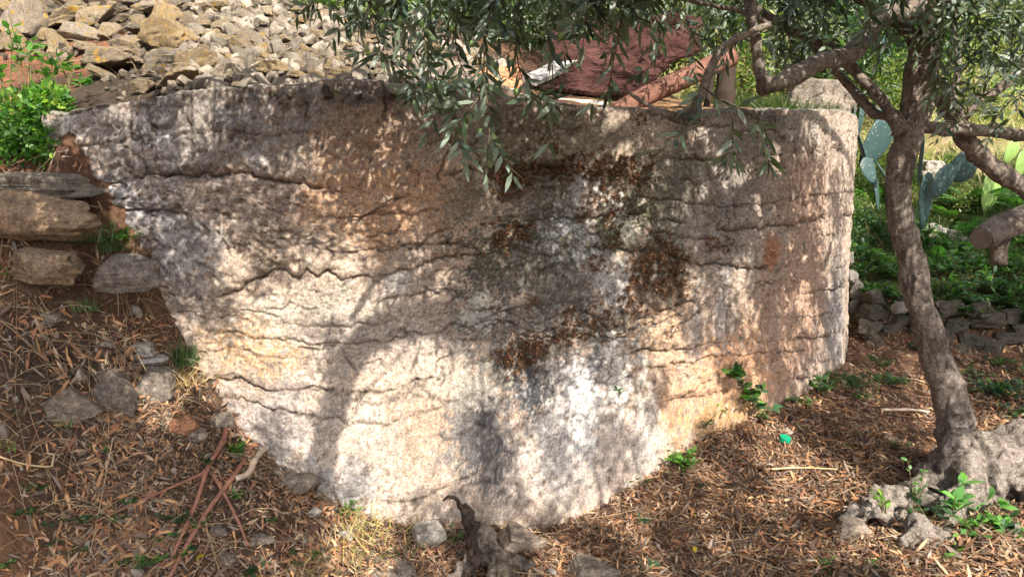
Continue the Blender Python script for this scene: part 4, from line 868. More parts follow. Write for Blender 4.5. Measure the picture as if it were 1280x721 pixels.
# thin tree behind
sp = hit_ground(1197, 165, None, 3, 20); sp = P(1197, 150, 7.5); st = thing('sapling', 'thin pale upright stem of a young tree behind the olive fork', 'tree', sp)
q = [P(1197,175,7.5), P(1194,120,7.5), P(1199,80,7.5), P(1192,30,7.5), P(1196,-60,7.5)]; pp, pr = smooth_path(q, [.04, .038, .034, .03, .025], .08); V, Q, Tt = tube(pp+.02*np.stack([fbm(pp*3+k, 2, k) for k in range(3)], 1), pr, 8); mk('trunk', V-sp, Q, Tt, M['bark'], st, np.array([.26, .22, .18])*np.ones((len(V), 1)))
mb = MB()
for k in range(14):
    c = P(1196+rng.uniform(-45, 45), rng.uniform(-90, -5), 7.5+rng.uniform(-.5, .5)); add_leaves(mb, *clump_leaves(c-sp, .22, 45, .07, OLC, .018), OLC)
tag(mb.build('crown', M['olive_leaf'], st), kind='stuff')
ol = P(712, 90, 7.2); ot = thing('olive_tree', 'second olive tree behind the tank, only its dark trunk and lower crown showing', 'tree', ol)
q = [ol-[0, 0, .6], P(708, 40, 7.2), P(716, 0, 7.2), P(700, -80, 7.3), P(760, -220, 7.2)]; pp, pr = smooth_path(q, [.13, .11, .10, .08, .05], .08); V, Q, Tt = tube(pp+.03*np.stack([fbm(pp*3+k, 2, k) for k in range(3)], 1), pr, 12); mk('trunk', V-ol, Q, Tt, M['bark'], ot, np.array([.10, .08, .065])*np.ones((len(V), 1)))
for (x1, y1, Y1) in [(500, -60, 6.8), (600, -120, 6.6), (860, -60, 6.6), (960, -80, 6.4), (1080, -50, 6.6)]:
    q = [pp[-6], (pp[-6]+P(x1, y1, Y1))/2+[0, 0, .25], P(x1, y1, Y1)]; a, b = smooth_path(q, [.05, .04, .02], .08); V, Q, Tt = tube(a, b, 8); mk('branch', V-ol, Q, Tt, M['bark'], ot, np.array([.16, .13, .11])*np.ones((len(V), 1)))
mb = MB()
for k in range(110):
    px = rng.uniform(430, 1130); c = P(px, rng.uniform(-110, 10+45*rng.uniform()*(1 if px < 800 else 2.2)), rng.uniform(5.8, 7.4)); add_leaves(mb, *clump_leaves(c-ol, .20, 40, .075, OLC, .018), [(.07, .10, .06), (.10, .13, .09), (.05, .08, .045)])
tag(mb.build('crown', M['olive_leaf'], ot), kind='stuff')
# ------------------------------------------------------------------ stump and roots at the bottom
sl = P(600, 700, 3.05); stump = thing('old_root_stump', 'weathered grey root stump rising from the litter at the bottom centre', 'stump', sl)
mb = MB()
for pl in [[(640,760,2.9,70),(628,712,3.0,62),(612,680,3.1,46),(600,655,3.2,30),(592,640,3.25,14)], [(560,760,2.85,50),(575,720,2.95,40),(592,690,3.05,34),(602,665,3.15,24)], [(612,690,3.08,34),(650,700,3.1,36),(690,712,3.05,24),(720,735,3.0,16)]]:
    p, r = pxpath(pl); p[:, 2] -= .03; p, r = smooth_path(p, r*.72, .03); V, Q, Tt = tube(p-sl, r, 12); mb.add(V, Q, Tt)
remeshed(mb, 'stump', .008, lambda V: .024*fbm(V*9, 3, 201)+.016*fbm(V*np.array([36, 36, 9]), 3, 202)-.022*sstep(.3, .6, fbm(V*14, 2, 203)), M['bark'], stump, lambda V, n: mixc(np.broadcast_to(np.array([.24, .20, .165]), V.shape).copy(), (.12, .095, .075), sstep(0, .5, fbm(V*9, 3, 204))))
tr = P(585, 640, 3.2); troot = thing('twisted_root', 'dark twisted dead root curling up against the wall foot', 'root', tr)
for ph in range(3):
    pl = [(592,770,2.78),(586,722,2.88),(594,695,2.98),(588,670,3.06),(586,664,3.09),(592,656,3.11),(582,648,3.13),(586,641,3.15),(580,634,3.16),(578,628,3.17)]
    p = np.array([P(*q) for q in pl]); p, r = smooth_path(p, np.array([10,12,13,13,14,15,14,15,12,8])*.5*3.05/F, .01); t = np.linspace(0, 22, len(p))+ph*2.1
    p = p+(r*.75)[:, None]*np.stack([np.cos(t), np.sin(t), .3*np.sin(2*t)], 1)+.014*np.stack([fbm(p*22+k+ph, 3, 8) for k in range(3)], 1)
    V, Q, Tt = tube(p-tr, r*.62*(1+.35*fbm(p*70+ph, 2, 8)), 8); mk('root_strand', V, Q, Tt, M['darkwood'], troot)
p = np.array([P(*q) for q in [(584,640,3.15),(574,634,3.18),(570,624,3.2),(560,620,3.21),(554,626,3.2)]])-tr; p, r = smooth_path(p, [.012, .010, .009, .007, .004], .01); V, Q, Tt = tube(p+.006*np.stack([fbm(p*40+k, 2, k) for k in range(3)], 1), r, 7); mk('side_root', V, Q, Tt, M['darkwood'], troot)
# ------------------------------------------------------------------ canes, sticks, bottle cap
def stick(pl, lab, mat='cane', w=5, name='fallen_cane', cat='stick', lift=.03):
    pts = []; rad = []
    for q in pl:
        g = hit_ground(q[0], q[1]); wd = .92*(q[2] if len(q) > 2 else w); pts.append(g+np.array([0, -.01, lift])); rad.append(wd*.5*g[1]/F)
    c0 = pts[0].copy(); p, r = smooth_path(np.array(pts)-c0, rad, .02); V, Q, Tt = tube(p, r*(1+.15*fbm(p*40, 2, 3)), 8); o = mk(name, V, Q, Tt, M[mat], None, None, True, c0); tag(o, lab, cat); return o
stick([(281,495,6),(305,528,6),(330,556,6),(345,570,4)], 'reddish cane leaning down along the tank foot')
stick([(288,525,7),(280,558,8),(262,590,7),(245,640,6),(216,705,5)], 'long grey brown cane lying diagonally below the green seedling')
stick([(316,565,6),(295,600,7),(265,640,7),(240,680,7),(210,735,6)], 'straight red brown cane crossing over the other canes')
stick([(262,595,5),(230,610,4),(180,632,4),(120,660,3)], 'thin brown cane branching off to the left', w=4)
stick([(268,600,5),(285,630,5),(300,660,5),(312,690,4)], 'short brown stick under the cane crossing', w=4)
f = stick([(296,605,8),(312,598,9),(322,578,9),(335,566,8),(348,566,6),(368,575,4)], 'pale peeled forked stick beside the tank foot', 'pale_stick', name='forked_stick')
stick([(640,662,3),(665,690,3),(700,735,3)], 'thin brown stick over the grey stump', w=3)
stick([(805,690,3),(850,720,3),(880,740,2)], 'thin brown twig lying on the litter right of centre', w=3)
stick([(0,578,3),(35,588,3),(68,590,3),(70,575,2)], 'bent straw coloured stalk on the litter at the left edge', 'straw', name='bent_stalk', w=3)
stick([(955,592,2.5),(1000,590,2.5),(1045,592,2)], 'pale straight stalk on the sunlit litter', 'straw', name='pale_stalk', w=2.5)
stick([(1100,517,4),(1140,517,4),(1160,520,3)], 'pale short stick in the tree shade', 'pale_stick', name='pale_stick', w=4)
g = hit_ground(980, 553); n = 40; an = np.linspace(0, 2*np.pi, n, endpoint=False); rr = .031+.0012*(np.arange(n) % 2)
prof = [(0.9, 0), (1, .004), (1, .026), (.93, .031), (.6, .032)]; V = np.vstack([np.stack([rr*a*np.cos(an), rr*a*np.sin(an), np.full(n, z)], 1) for a, z in prof]+[[[0, 0, .032]], [[0, 0, 0]]])
i = np.arange(4)[:, None]*n; j = np.arange(n)[None]; k = (j+1) % n; Q = np.stack([i+j, i+k, i+n+k, i+n+j], -1).reshape(-1, 4); T = np.vstack([np.stack([4*n+np.arange(n), 4*n+(np.arange(n)+1) % n, np.full(n, 5*n)], 1), np.stack([(np.arange(n)+1) % n, np.arange(n), np.full(n, 5*n+1)], 1)])
o = mk('bottle_cap', V, Q, T, M['cap'], None, None, False, g+[0, 0, .008]); o.rotation_euler = (.2, .15, 0); tag(o, 'green ribbed plastic cap lying on the brown litter', 'bottle cap')
# ------------------------------------------------------------------ prickly pears
def pad_mesh(seed):
    V, Q, T = ellipsoid(1, .16, 1, 22, 14); z = V[:, 2]; V[:, 0] *= (.78+.18*z); V = V*(1+.03*fbm(V*2+seed, 2, seed)[:, None]); V[:, 2] += 1; return V, Q, T
def cactus(label, base, pads, light):
    b = P(*base); t = thing('prickly_pear', label, 'cactus', b); c = np.array([.034, .072, .070]) if not light else np.array([.17, .27, .07])  # shaded pads get the shade in their colour, darker and bluer than sunlit ones
    for (px, py, w, h, tilt, yaw, Y) in pads:                        # the pad's foot is at its lower end
        V, Q, T = pad_mesh(int(px)); m = Y/F; V = V*np.array([w*.5*m/.9, w*.5*m*.9, h*.5*m]); cc = c*(1+.12*rng.uniform(-1, 1))*np.ones((len(V), 1))
        o = mk('pad', V, Q, T, M['cactus'], t, cc); foot = P(px, py, Y)-np.array([math.sin(tilt), 0, math.cos(tilt)])*h*.5*m
        o.location = (foot-b).tolist(); o.rotation_euler = (0, tilt, 0); o.rotation_euler = (Euler((0, tilt, 0)).to_matrix() @ Euler((0, 0, yaw)).to_matrix()).to_euler()
cactus('blue green prickly pear growing behind the right edge of the tank', (1092, 262, 6.7), [(1068,165,38,70,-.1,1.2,6.6),(1096,178,50,74,.5,.5,6.8),(1083,205,26,84,-.35,1.35,6.7),(1086,213,26,34,-.45,.4,6.5),(1101,212,22,26,-.6,1.2,6.6),(1096,240,20,46,-.15,.9,6.7),(1076,150,24,40,.1,.9,6.7),(1102,150,26,40,.2,.4,6.9)], False)
cactus('blue green prickly pear standing between the olive trunk and the thick right limb', (1160, 282, 6.9), [(1151,200,16,62,.05,1.4,6.9),(1157,250,38,70,.05,.6,6.8),(1178,227,32,46,.5,.3,6.7),(1203,210,46,40,.9,.3,6.8),(1152,230,30,40,-.2,1.2,7.0)], False)
cactus('sunlit yellow green prickly pear on the slope at the right edge', (1240, 275, 8.2), [(1238,240,34,54,.15,.3,8.0),(1230,268,30,30,-.1,.4,8.1),(1264,190,24,30,.45,.3,8.2),(1276,206,28,34,.2,.5,8.1),(1285,240,34,50,.4,.4,8.2),(1218,262,20,40,.5,1.0,8.2)], True)
cactus('small green prickly pear seen beneath the arching branches', (1108, 90, 9.5), [(1104,60,12,34,0,.8,9.5),(1112,76,14,36,.1,.6,9.5),(1120,72,10,30,.25,1.0,9.5)], False)
# ------------------------------------------------------------------ green plants
G1 = [(.07, .17, .03), (.10, .22, .04), (.06, .14, .035)]; GY_ = [(.20, .28, .05), (.14, .26, .05)]; GD = [(.035, .085, .04), (.03, .07, .035), (.05, .10, .05)]; FERN = [(.06, .15, .04), (.09, .20, .05), (.05, .12, .04)]
def stems_and_leaves(loc, n, h, ll, lw, nl, cols, spread=.5, up=.9, shape=(.35, .7, 1., .8), direction=None, pair=False, stemw=.0018, droop=.2):
    st = MB(); lf = MB()
    for k in range(n):
        d = norm(np.array([rng.normal()*spread, rng.normal()*spread, up])) if direction is None else norm(np.array(direction)+rdir(1)[0]*spread)
        hh = h*rng.uniform(.55, 1.1); t = np.linspace(0, 1, 7)[:, None]; p = d*hh*t+np.array([d[0], d[1], -abs(.4)])*droop*hh*t**2; p = p+rng.normal(size=3)*[1, 1, .1]*ll*.25
        V, Q, Tt = tube(p, np.linspace(stemw, stemw*.5, 7), 4, False); st.add(V, Q)
        for j in range(nl):
            u = rng.uniform(.25, 1)**.8; i = min(int(u*6), 5); c = p[i]+(p[i+1]-p[i])*(u*6-i); dd = norm(rdir(1)[0]*[1, 1, .35]+d*.4+[0, 0, .15])
            add_leaves(lf, c, dd, norm(np.array([0, 0, 1.])+.5*rdir(1)[0]), ll*rng.uniform(.6, 1.2), lw*rng.uniform(.8, 1.15), cols, .15, .08, shape)
    return st, lf
def plant(px, py, label, hpx, n=4, lpx=12, ratio=.5, nl=7, cols=G1, spread=.5, up=.9, name='seedling', cat='plant', Y=None, group=None, wall=False, direction=None, shape=(.35, .7, 1., .8), which=None, droop=.2, single=False):
    if wall: g = wall_hit(px, py)*1.0; g = g-np.array([0, .02, 0])
    else: g = P(px, py, Y) if Y else hit_ground(px, py, which)
    if g is None: return None
    m = g[1]/F; t = thing(name, label, cat, g, group); s_, l_ = stems_and_leaves(g, n, hpx*m, lpx*m, lpx*ratio*m, nl, cols, spread, up, shape, direction, droop=droop, stemw=max(.0012, .9*m))
    s_.build('stem', M['stem'], t); f_ = l_.build('foliage', M['leaf'], t); return t
plant(292,572,'bright green leafy seedling growing beside the fallen canes',26,6,15,.6,7,G1,.9,.6)
plant(252,578,'small dark green seedling left of the bright one',14,4,10,.6,5,GD,.9,.6)
plant(218,652,'dark blue green feathery weed in the litter beside the canes',26,12,8,.35,16,GD,.8,.7,'weed')
plant(110,648,'low dark weed spread over the litter on the left',18,14,8,.4,10,GD,1.6,.5,'weed')
plant(75,655,'little dark weed left of the low spreading weed',14,8,7,.4,8,GD,1.4,.5,'weed')
plant(60,680,'tiny weed at the lower left corner',12,6,6,.4,8,GD,1.2,.5,'weed')
plant(190,700,'spreading green weed at the bottom edge under the canes',22,14,9,.4,10,G1+GD,1.6,.5,'weed')
plant(210,615,'dark weed just above the feathery one',14,6,7,.4,8,GD,1.2,.5,'weed')
plant(318,712,'dark leaf plant at the bottom edge under the sunlit straw',16,4,14,.6,5,GD,.9,.6,'weed')
plant(150,305,'bushy green plant rooted in the corner above the square block',26,8,9,.4,10,G1,.6,.9,'weed', Y=3.4)
plant(75,345,'dark green plant between the ochre boulder and square block',20,8,9,.5,8,GD,.8,.8,'weed')
plant(20,345,'small green plant at the left edge below the ledge',16,7,7,.4,8,G1,.9,.7,'weed')
plant(858,580,'small bright fern like plant at the wall foot',24,8,11,.35,14,G1,.9,.7,'weed')
plant(838,582,'smaller green plant just left of it at the wall foot',20,6,10,.35,12,G1,.9,.7,'weed')
plant(872,545,'thin grey green grassy weed against the wall',50,9,12,.22,7,FERN,.45,.9,'weed')
plant(800,607,'two leafed green sprout at the wall foot',14,2,11,.6,4,G1,.5,.9)
plant(802,655,'dark sprout in the litter below the wall',12,3,9,.6,4,GD,.5,.9)
plant(1030,490,'leafy green weed at the shaded foot of the tank',34,14,10,.4,10,G1+GD,.8,.8,'weed')
plant(1060,480,'dark weed in the shade right of the tank foot',24,12,9,.4,10,GD,1.1,.6,'weed')
plant(948,520,'low green weed on the sunny litter by the tank foot',12,9,8,.5,7,G1,1.3,.4,'weed')
plant(1003,537,'tiny green sprout near the plastic cap',10,3,7,.5,4,G1,.6,.8)
plant(1022,640,'tiny green sprout on the open litter',10,3,8,.6,4,GD,.6,.8)
plant(1203,655,'bright broad leaved olive sprout growing from the root crown',70,6,25,.45,6,[(.13,.30,.07),(.09,.22,.06)],.35,1.,'root_sprout','sprout',Y=3.15)
plant(1145,640,'twiggy sprout with tiny leaves in front of the roots',68,4,9,.6,8,[(.12,.26,.08)],.25,1.,'root_sprout','sprout',Y=3.2)
plant(1105,640,'thin yellow green sprout left of the roots',40,4,12,.5,5,GY_,.3,1.,'root_sprout','sprout',Y=3.15)
plant(1160,650,'dark leaved sprout low between the roots',28,4,16,.5,5,GD,.6,.8,'root_sprout','sprout',Y=3.1)
plant(1215,668,'green sprout at the foot of the root crown',36,7,14,.4,6,G1,.6,.8,'root_sprout','sprout',Y=3.0)
plant(1255,665,'grey green leafy creeper at the lower right edge',30,12,14,.5,8,GD+G1,1.0,.6,'creeper','plant',Y=3.0)
plant(1272,700,'yellow green sprout in the lower right corner',34,6,16,.4,6,GY_+G1,.5,.9,'root_sprout','sprout',Y=2.9)
plant(1190,700,'small green seedling between root and corner',20,4,12,.5,5,G1,.7,.8)
plant(1030,715,'small weed at the bottom edge in the sunny litter',22,8,8,.3,8,G1,.7,.8,'weed')
plant(1092,715,'low pale green weed at the bottom edge beside the root tip',18,10,8,.3,8,G1,.9,.6,'weed')
plant(1118,690,'dark round leaf sprout by the root tip',12,3,10,.8,3,GD,.6,.7)
plant(810,718,'dark green plant at the bottom edge right of the grey rock',22,6,14,.6,5,GD+G1,.7,.8,'weed')
plant(728,715,'bright sprout at the bottom edge on the grey rock',14,3,10,.5,4,G1,.5,.9)
plant(565,672,'small bright weed beside the twisted root',20,10,8,.35,9,G1,1.1,.6,'weed')
plant(398,690,'green weed in the sunny straw',12,8,9,.4,7,G1,1.2,.5,'weed')
plant(430,640,'yellow green clump of weed in the sun at the wall foot',26,16,9,.3,9,GY_+G1,1.1,.7,'weed')
plant(615,690,'small dark weed between stump and grey rock',14,5,8,.5,6,GD,.9,.7,'weed')
plant(1110,480,'low green weed in the deep shade by the leaning trunk',26,12,9,.4,9,GD+G1,1.,.7,'weed')
plant(1245,490,'mass of green weed in the shade right of the trunk',34,26,11,.4,12,G1+GD,1.6,.6,'weed')
plant(1275,520,'green weed beside the root crown at the right edge',26,16,10,.4,10,G1+GD,1.3,.6,'weed')
plant(1150,440,'small weed in front of the dry stone wall',20,8,8,.5,8,GD,.9,.7,'weed')
for i, (px, py) in enumerate([(60,640),(150,690),(420,715),(350,625),(940,660),(700,655),(640,640),(880,610),(985,505),(1060,560),(20,520),(35,610)]):
    COUNTED.append((plant(px, py, 'tiny green sprout in the leaf litter', 9, 3, 7, .5, 4, G1+GD, .8, .8, group='tiny sprouts in the litter'), px))
for i, (px, py, sz_) in enumerate([(140,650,16),(165,625,12),(95,690,16),(230,690,18),(250,655,12),(130,560,10),(30,640,12),(160,705,18),(340,650,12),(370,700,18),(15,705,16),(300,620,9),(205,672,14),(50,610,10),(1000,505,14),(1080,500,16),(1120,560,12),(1250,455,24),(1215,470,22),(1285,470,26),(1100,455,18)]):
    COUNTED.append((plant(px, py, 'small green weed among the dead leaves', sz_, 9, 8, .4, 8, GD+G1, 1.1, .6, 'weed', group='weeds in the leaf litter'), px))
# climbers and sprouts on the wall
plant(912,470,'dark ivy like climber clinging to the wall, its top clump',30,7,12,.8,7,GD+G1,.5,.9,'climber',wall=True,direction=(.0,-.35,.7))
plant(930,498,'green ivy like climber below the dark clump on the wall',34,9,13,.8,8,G1+GD,.8,.9,'climber',wall=True,direction=(.1,-.4,.35))
plant(772,492,'single bright sprout growing out of the bare wall',13,3,8,.5,5,G1,.5,.9,wall=True,direction=(0,-.5,.5))
plant(905,510,'thin leafed sprout on the wall above its foot',20,4,10,.3,5,G1,.7,.9,wall=True,direction=(0,-.5,.4))
# shrubs and seedlings on the shelf, upper left
SH_ = [(20,150,44,G1+GY_,'bright green feathery bush on the shelf at the left edge'),(52,172,46,G1,'dense green bush against the left end of the tank'),(78,190,34,G1+GY_,'small clover like bush spilling over the shelf edge by the tank'),(12,190,36,G1,'low dark green bush at the left edge above the ledge'),(62,128,26,GY_+G1,'yellow green undergrowth at the foot of the rubble')]
for px, py, r_, cols, lab in SH_:
    g = hit_ground(px, py+r_*.4, 'front') ; g = P(px, py, 3.62)
    m = g[1]/F; t = thing('bush', lab, 'bush', g-[0, 0, r_*m*.8]); mb = MB(); a, d, u, ln, wd = clump_leaves(np.array([0, 0, r_*m*.8]), r_*m, 650, 10*m, cols, 5*m, .4, .8); add_leaves(mb, a, d, u, ln, wd, cols, .15, .08, (.35, .7, 1., .8), .4)
    mb.build('foliage', M['leaf'], t); s_, _ = stems_and_leaves(None, 10, r_*m*1.4, .01, .01, 0, cols, .5); s_.build('stem', M['stem'], t)
for (px, py, h_, lab) in [(32,118,96,'tall dark stemmed sapling with drooping leaves at the left edge'),(86,112,48,'slender green seedling in front of the rubble'),(62,112,40,'short green seedling on the red earth below the rubble'),(112,118,22,'small bright seedling right of the slender one'),(8,120,70,'leafy seedling cut by the left edge'),(44,100,52,'thin leafy seedling between the tall sapling and the rubble')]:
    plant(px, py, lab, h_, 3, 15, .42, 8, G1+FERN, .14, 1.0, Y=4.05)
# ferns: a frond is one mesh, its copies share it
fr = MB(); t = np.linspace(0, 1, 17)[:, None]; rp = np.hstack([t, t*0, .35*t-.55*t**2]); V, Q, Tt = tube(rp, np.linspace(.010, .003, 17), 4, False); fr.add(V, Q, None, (.10, .12, .04))
for i in range(2, 17):
    u = i/16; ln = .30*math.sin(math.pi*min(1, (1-u)*.95+.12))**.8*(1.05-u*.6)
    for s in (1, -1): add_leaves(fr, rp[i], [.35, s, -.1], [0, 0, 1], ln, .055, FERN, .2, 0, (.2, .6, 1., .7), .2)
fo = fr.build('frond', M['leaf']); frond = fo.data; bpy.data.objects.remove(fo)
def fern(px, py, size, n, lab, Y=None, group=None):
    g = P(px, py, Y) if Y else hit_ground(px, py); t = thing('fern', lab, 'fern', g, group); s = 1.35*size*g[1]/F
    for k in range(n):
        o = bpy.data.objects.new('frond', frond); COL.objects.link(o); o.parent = t; o.scale = (s*rng.uniform(.7, 1.1),)*3; o.rotation_euler = (rng.uniform(-.2, .2), rng.uniform(-.9, -.15), k*2.4+rng.uniform(-.3, .3))
for q in [(1092,262,34,9,'fern with arching fronds just right of the tank edge'),(1112,300,40,9,'bright fern left of the leaning trunk'),(1075,235,30,9,'yellow green fern tucked behind the tank corner'),(1195,305,48,10,'big fern behind the trunk on the terrace'),(1235,325,52,10,'wide fern with long fronds under the sawn limb'),(1170,335,40,9,'fern close behind the leaning trunk'),(1262,300,40,8,'fern at the right edge below the sawn limb'),(1215,262,44,10,'sunlit yellow green fern between the cacti'),(1190,275,34,8,'small sunlit fern at the foot of the cactus'),(1130,345,26,8,'low fern above the dry stone wall'),(1270,262,36,8,'fern behind the sawn limb in sunlight'),(1085,325,26,8,'low fern on the terrace edge by the tank')]: fern(*q)
for i, (px, py, sz_) in enumerate([(1072,328,30),(1100,372,26),(1135,395,24),(1160,385,28),(1190,372,30),(1215,385,26),(1245,345,40),(1260,372,30),(1275,390,28),(1075,350,26),(1140,300,30),(1170,318,30),(1075,300,34),(1095,340,30),(1120,350,30),(1080,255,30),(1105,215,26),(1180,350,34),(1205,340,38),(1235,365,34),(1265,345,38),(1285,370,34),(1220,300,30),(1255,385,26),(1175,375,26),(1150,400,22),(1285,310,34),(1088,372,22),(1230,400,24),(1280,405,26),(1200,395,20),(1108,250,26),(1078,225,26)]):
    COUNTED.append((None, px)); COUNTED[-1] = (plant(px, py, 'leafy dark green weed on the terrace', sz_, 22, 9, .4, 12, GD+G1, .75, .8, 'weed', group='weeds covering the terrace'), px)
# grass
def blades(mb, X, Yy, h, w, cols, lean=.5, z=None):
    n = len(X); z = ground_z(X, Yy) if z is None else z; p = np.stack([X, Yy, z-.01], 1); d = norm(np.stack([rng.normal(0, lean, n), rng.normal(0, lean, n), np.ones(n)], 1))
    add_leaves(mb, p, d, rdir(n), h*rng.uniform(.5, 1.2, n), w, cols, rng.uniform(.1, .6, n), 0, (.1, .6, 1, .7), .3)
def tuft(px, py, hpx, n, lab, cols=((.07, .12, .05), (.10, .16, .06)), Y=None, sp=.03, group=None, lean=.45, name='grass_tuft'):
    g = P(px, py, Y) if Y else hit_ground(px, py); t = thing(name, lab, 'grass', g, group); mb = MB(); blades(mb, rng.normal(0, sp, n), rng.normal(0, sp, n), hpx*g[1]/F, .004, list(cols), lean, np.zeros(n)); tag(mb.build('blades', M['leaf'], t), kind='stuff')
tuft(228,455,38,190,'dark green grass tuft growing at the tank foot above the boulders'); tuft(115,300,34,220,'blue green grass tuft growing from the corner below the ledge',Y=3.36,sp=.05); tuft(140,312,22,120,'short grass tuft right above the square block',Y=3.36)
tuft(110,385,18,110,'short grass tuft under the square block'); tuft(75,530,22,24,'few bright grass blades in front of the split stone',((.12,.2,.05),)); tuft(8,560,20,22,'few bright grass blades at the left edge',((.12,.2,.05),))
tuft(505,700,46,18,'tall green grass blades at the bottom edge left of the stump',((.10,.2,.10),),sp=.02); tuft(455,708,26,40,'grass tuft in the sunny straw at the bottom',((.12,.2,.06),))
DRYC = ((.42, .32, .16), (.34, .24, .12), (.30, .2, .1)); tuft(430,665,30,260,'dry yellow grass clump glowing in sun at the tank foot',((.40,.34,.12),(.3,.3,.1),(.45,.36,.2)),sp=.10,lean=.8); tuft(405,700,26,200,'dry straw clump at the bottom edge',DRYC,sp=.10,lean=.9)
tuft(610,645,26,110,'dry grass leaning on the wall foot behind the stump',DRYC,sp=.08,lean=.8); tuft(230,475,26,120,'dry grass hanging under the green tuft',DRYC,sp=.06,lean=.9); tuft(715,640,20,120,'dry grass at the wall foot right of the stump',DRYC,sp=.1,lean=.9)
tuft(1045,478,24,160,'green grass at the shaded right foot of the tank',((.06,.13,.03),),sp=.12)
mb = MB(); n = 24000; X = rng.uniform(2.1, 6.5, n); Yy = rng.uniform(6.25, 9.0, n); k = fbm(P3(X*2, Yy*2), 3, 31) > -.25; X, Yy = X[k], Yy[k]; blades(mb, X, Yy, .19, .008, [(.04, .085, .022), (.06, .11, .03), (.12, .12, .05), (.08, .12, .03)], .7)  # blade colours darkened to stand in for shade on the terrace
o = mb.build('terrace_grass', M['leaf']); tag(o, 'lush green grass and weeds covering the terrace behind the olive tree', 'grass', kind='stuff')
mb = MB(); n = 42000; X = rng.uniform(-8, 12, n); Yy = rng.uniform(7.5, 20, n); k = (np.hypot(X-CX, Yy-CY) > R+.1) & (fbm(P3(X*.8, Yy*.8), 3, 32) > -.2); X, Yy = X[k], Yy[k]; blades(mb, X, Yy, .26, .016, [(.26, .30, .08), (.36, .33, .12), (.16, .24, .05), (.42, .36, .2)], .6)
o = mb.build('slope_grass', M['leaf']); tag(o, 'sunlit yellow green grass on the slope behind', 'grass', kind='stuff')
# shrubs on the slope
G1s = [(.10, .17, .045), (.14, .20, .06), (.07, .12, .04)]; GYs = [(.24, .27, .09), (.20, .24, .08), (.28, .24, .12)]
bm_ = []
for k, cols in enumerate([G1s, GYs+G1s[:1], GD+G1s[:1], [(.12, .15, .09), (.16, .18, .11)]]):
    mb = MB()
    for q in range(16):
        c = rdir(1)[0]*[.5, .5, .4]+[0, 0, .45]; a, d, u, ln, wd = clump_leaves(c, .28, 110, .09, cols, .03, .2); add_leaves(mb, a, d, u, ln, wd, cols, .15, .05, (.35, .7, 1, .8), .35)
    o = mb.build('foliage', M['leaf']); bm_.append(o.data); bpy.data.objects.remove(o)
stm = MB()
for k in range(7):
    p = np.array([[0, 0, -.1], [rng.normal()*.12, rng.normal()*.12, .3], [rng.normal()*.3, rng.normal()*.3, .7]]); pp, pr = smooth_path(p, [.02, .015, .008], .1); V, Q, Tt = tube(pp, pr, 5, False); stm.add(V, Q)
so = stm.build('stem', M['stem']); smd = so.data; bpy.data.objects.remove(so)
SHR = [(330,-8,5.5,.4,0),(355,-4,5.5,.4,1),(380,0,5.5,.4,0),(405,6,5.5,.4,0),(430,10,5.5,.42,1),(455,16,5.6,.42,0),(1075,285,7.3,.38,2),(1100,300,7.2,.36,2),(1185,330,7.3,.4,2),(1215,318,7.4,.42,0),(1250,335,7.2,.4,2),(1280,330,7.3,.42,2),(1200,262,8.2,.45,1),(1255,262,8.4,.4,0),(440,14,6.6,.8,1),(480,20,7.0,.9,0),(520,10,7.4,1.0,2),(560,18,7.8,1.0,1),(600,8,8.2,1.1,0),(650,30,8.4,1.,3),(690,6,8.6,1.1,2),(740,14,8.6,1.,1),(780,4,8.8,1.1,1),(830,10,8.8,1.1,3),(880,30,8.6,1.1,0),(925,70,8.0,.9,1),(960,60,8.4,1.1,3),(1000,40,9.0,1.2,2),(1040,60,9.0,1.2,2),(1075,90,9.0,1.,0),(1105,40,10,1.3,2),(1120,110,8.8,.7,1),(1150,30,11,1.3,1),(1215,100,10.5,.8,1),(1250,30,12,1.2,1),(1280,110,11,1.,0),(1225,60,12,1.,1),(1180,-10,12,1.4,0),(1280,-20,13,1.5,1),(1100,-20,11,1.4,2),(1020,-10,10.5,1.3,3),(940,-10,10,1.3,2),(1240,160,10,.6,1),(1090,200,8.5,.5,1),(1110,225,8.2,.45,0),(1075,262,7.6,.4,0),(480,60,6.0,.35,1)]
for i, (px, py, Y, s, k) in enumerate(SHR):
    g = P(px, py, Y); gz = float(ground_z(g[0], g[1])); z0 = min(gz, g[2]-.4*s) if abs(gz-g[2]) < 2.0 else g[2]-.45*s
    t = thing('shrub', ['green shrub among the growth on the slope behind', 'sunlit yellow green shrub on the slope behind', 'dark green shrub in shade on the slope behind', 'greyish green shrub on the slope behind'][k], 'shrub', (g[0], g[1], g[2]-.45*s), ['green shrubs on the slope', 'yellow green shrubs on the slope', 'dark shrubs on the slope', 'greyish shrubs on the slope'][k])
    COUNTED.append((t, px)); t.rotation_euler = (0, 0, rng.uniform(0, 6)); t.scale = (s, s, s*.9)
    for nm, d_ in (('foliage', bm_[k]), ('stem', smd)):
        o = bpy.data.objects.new(nm, d_); COL.objects.link(o); o.parent = t
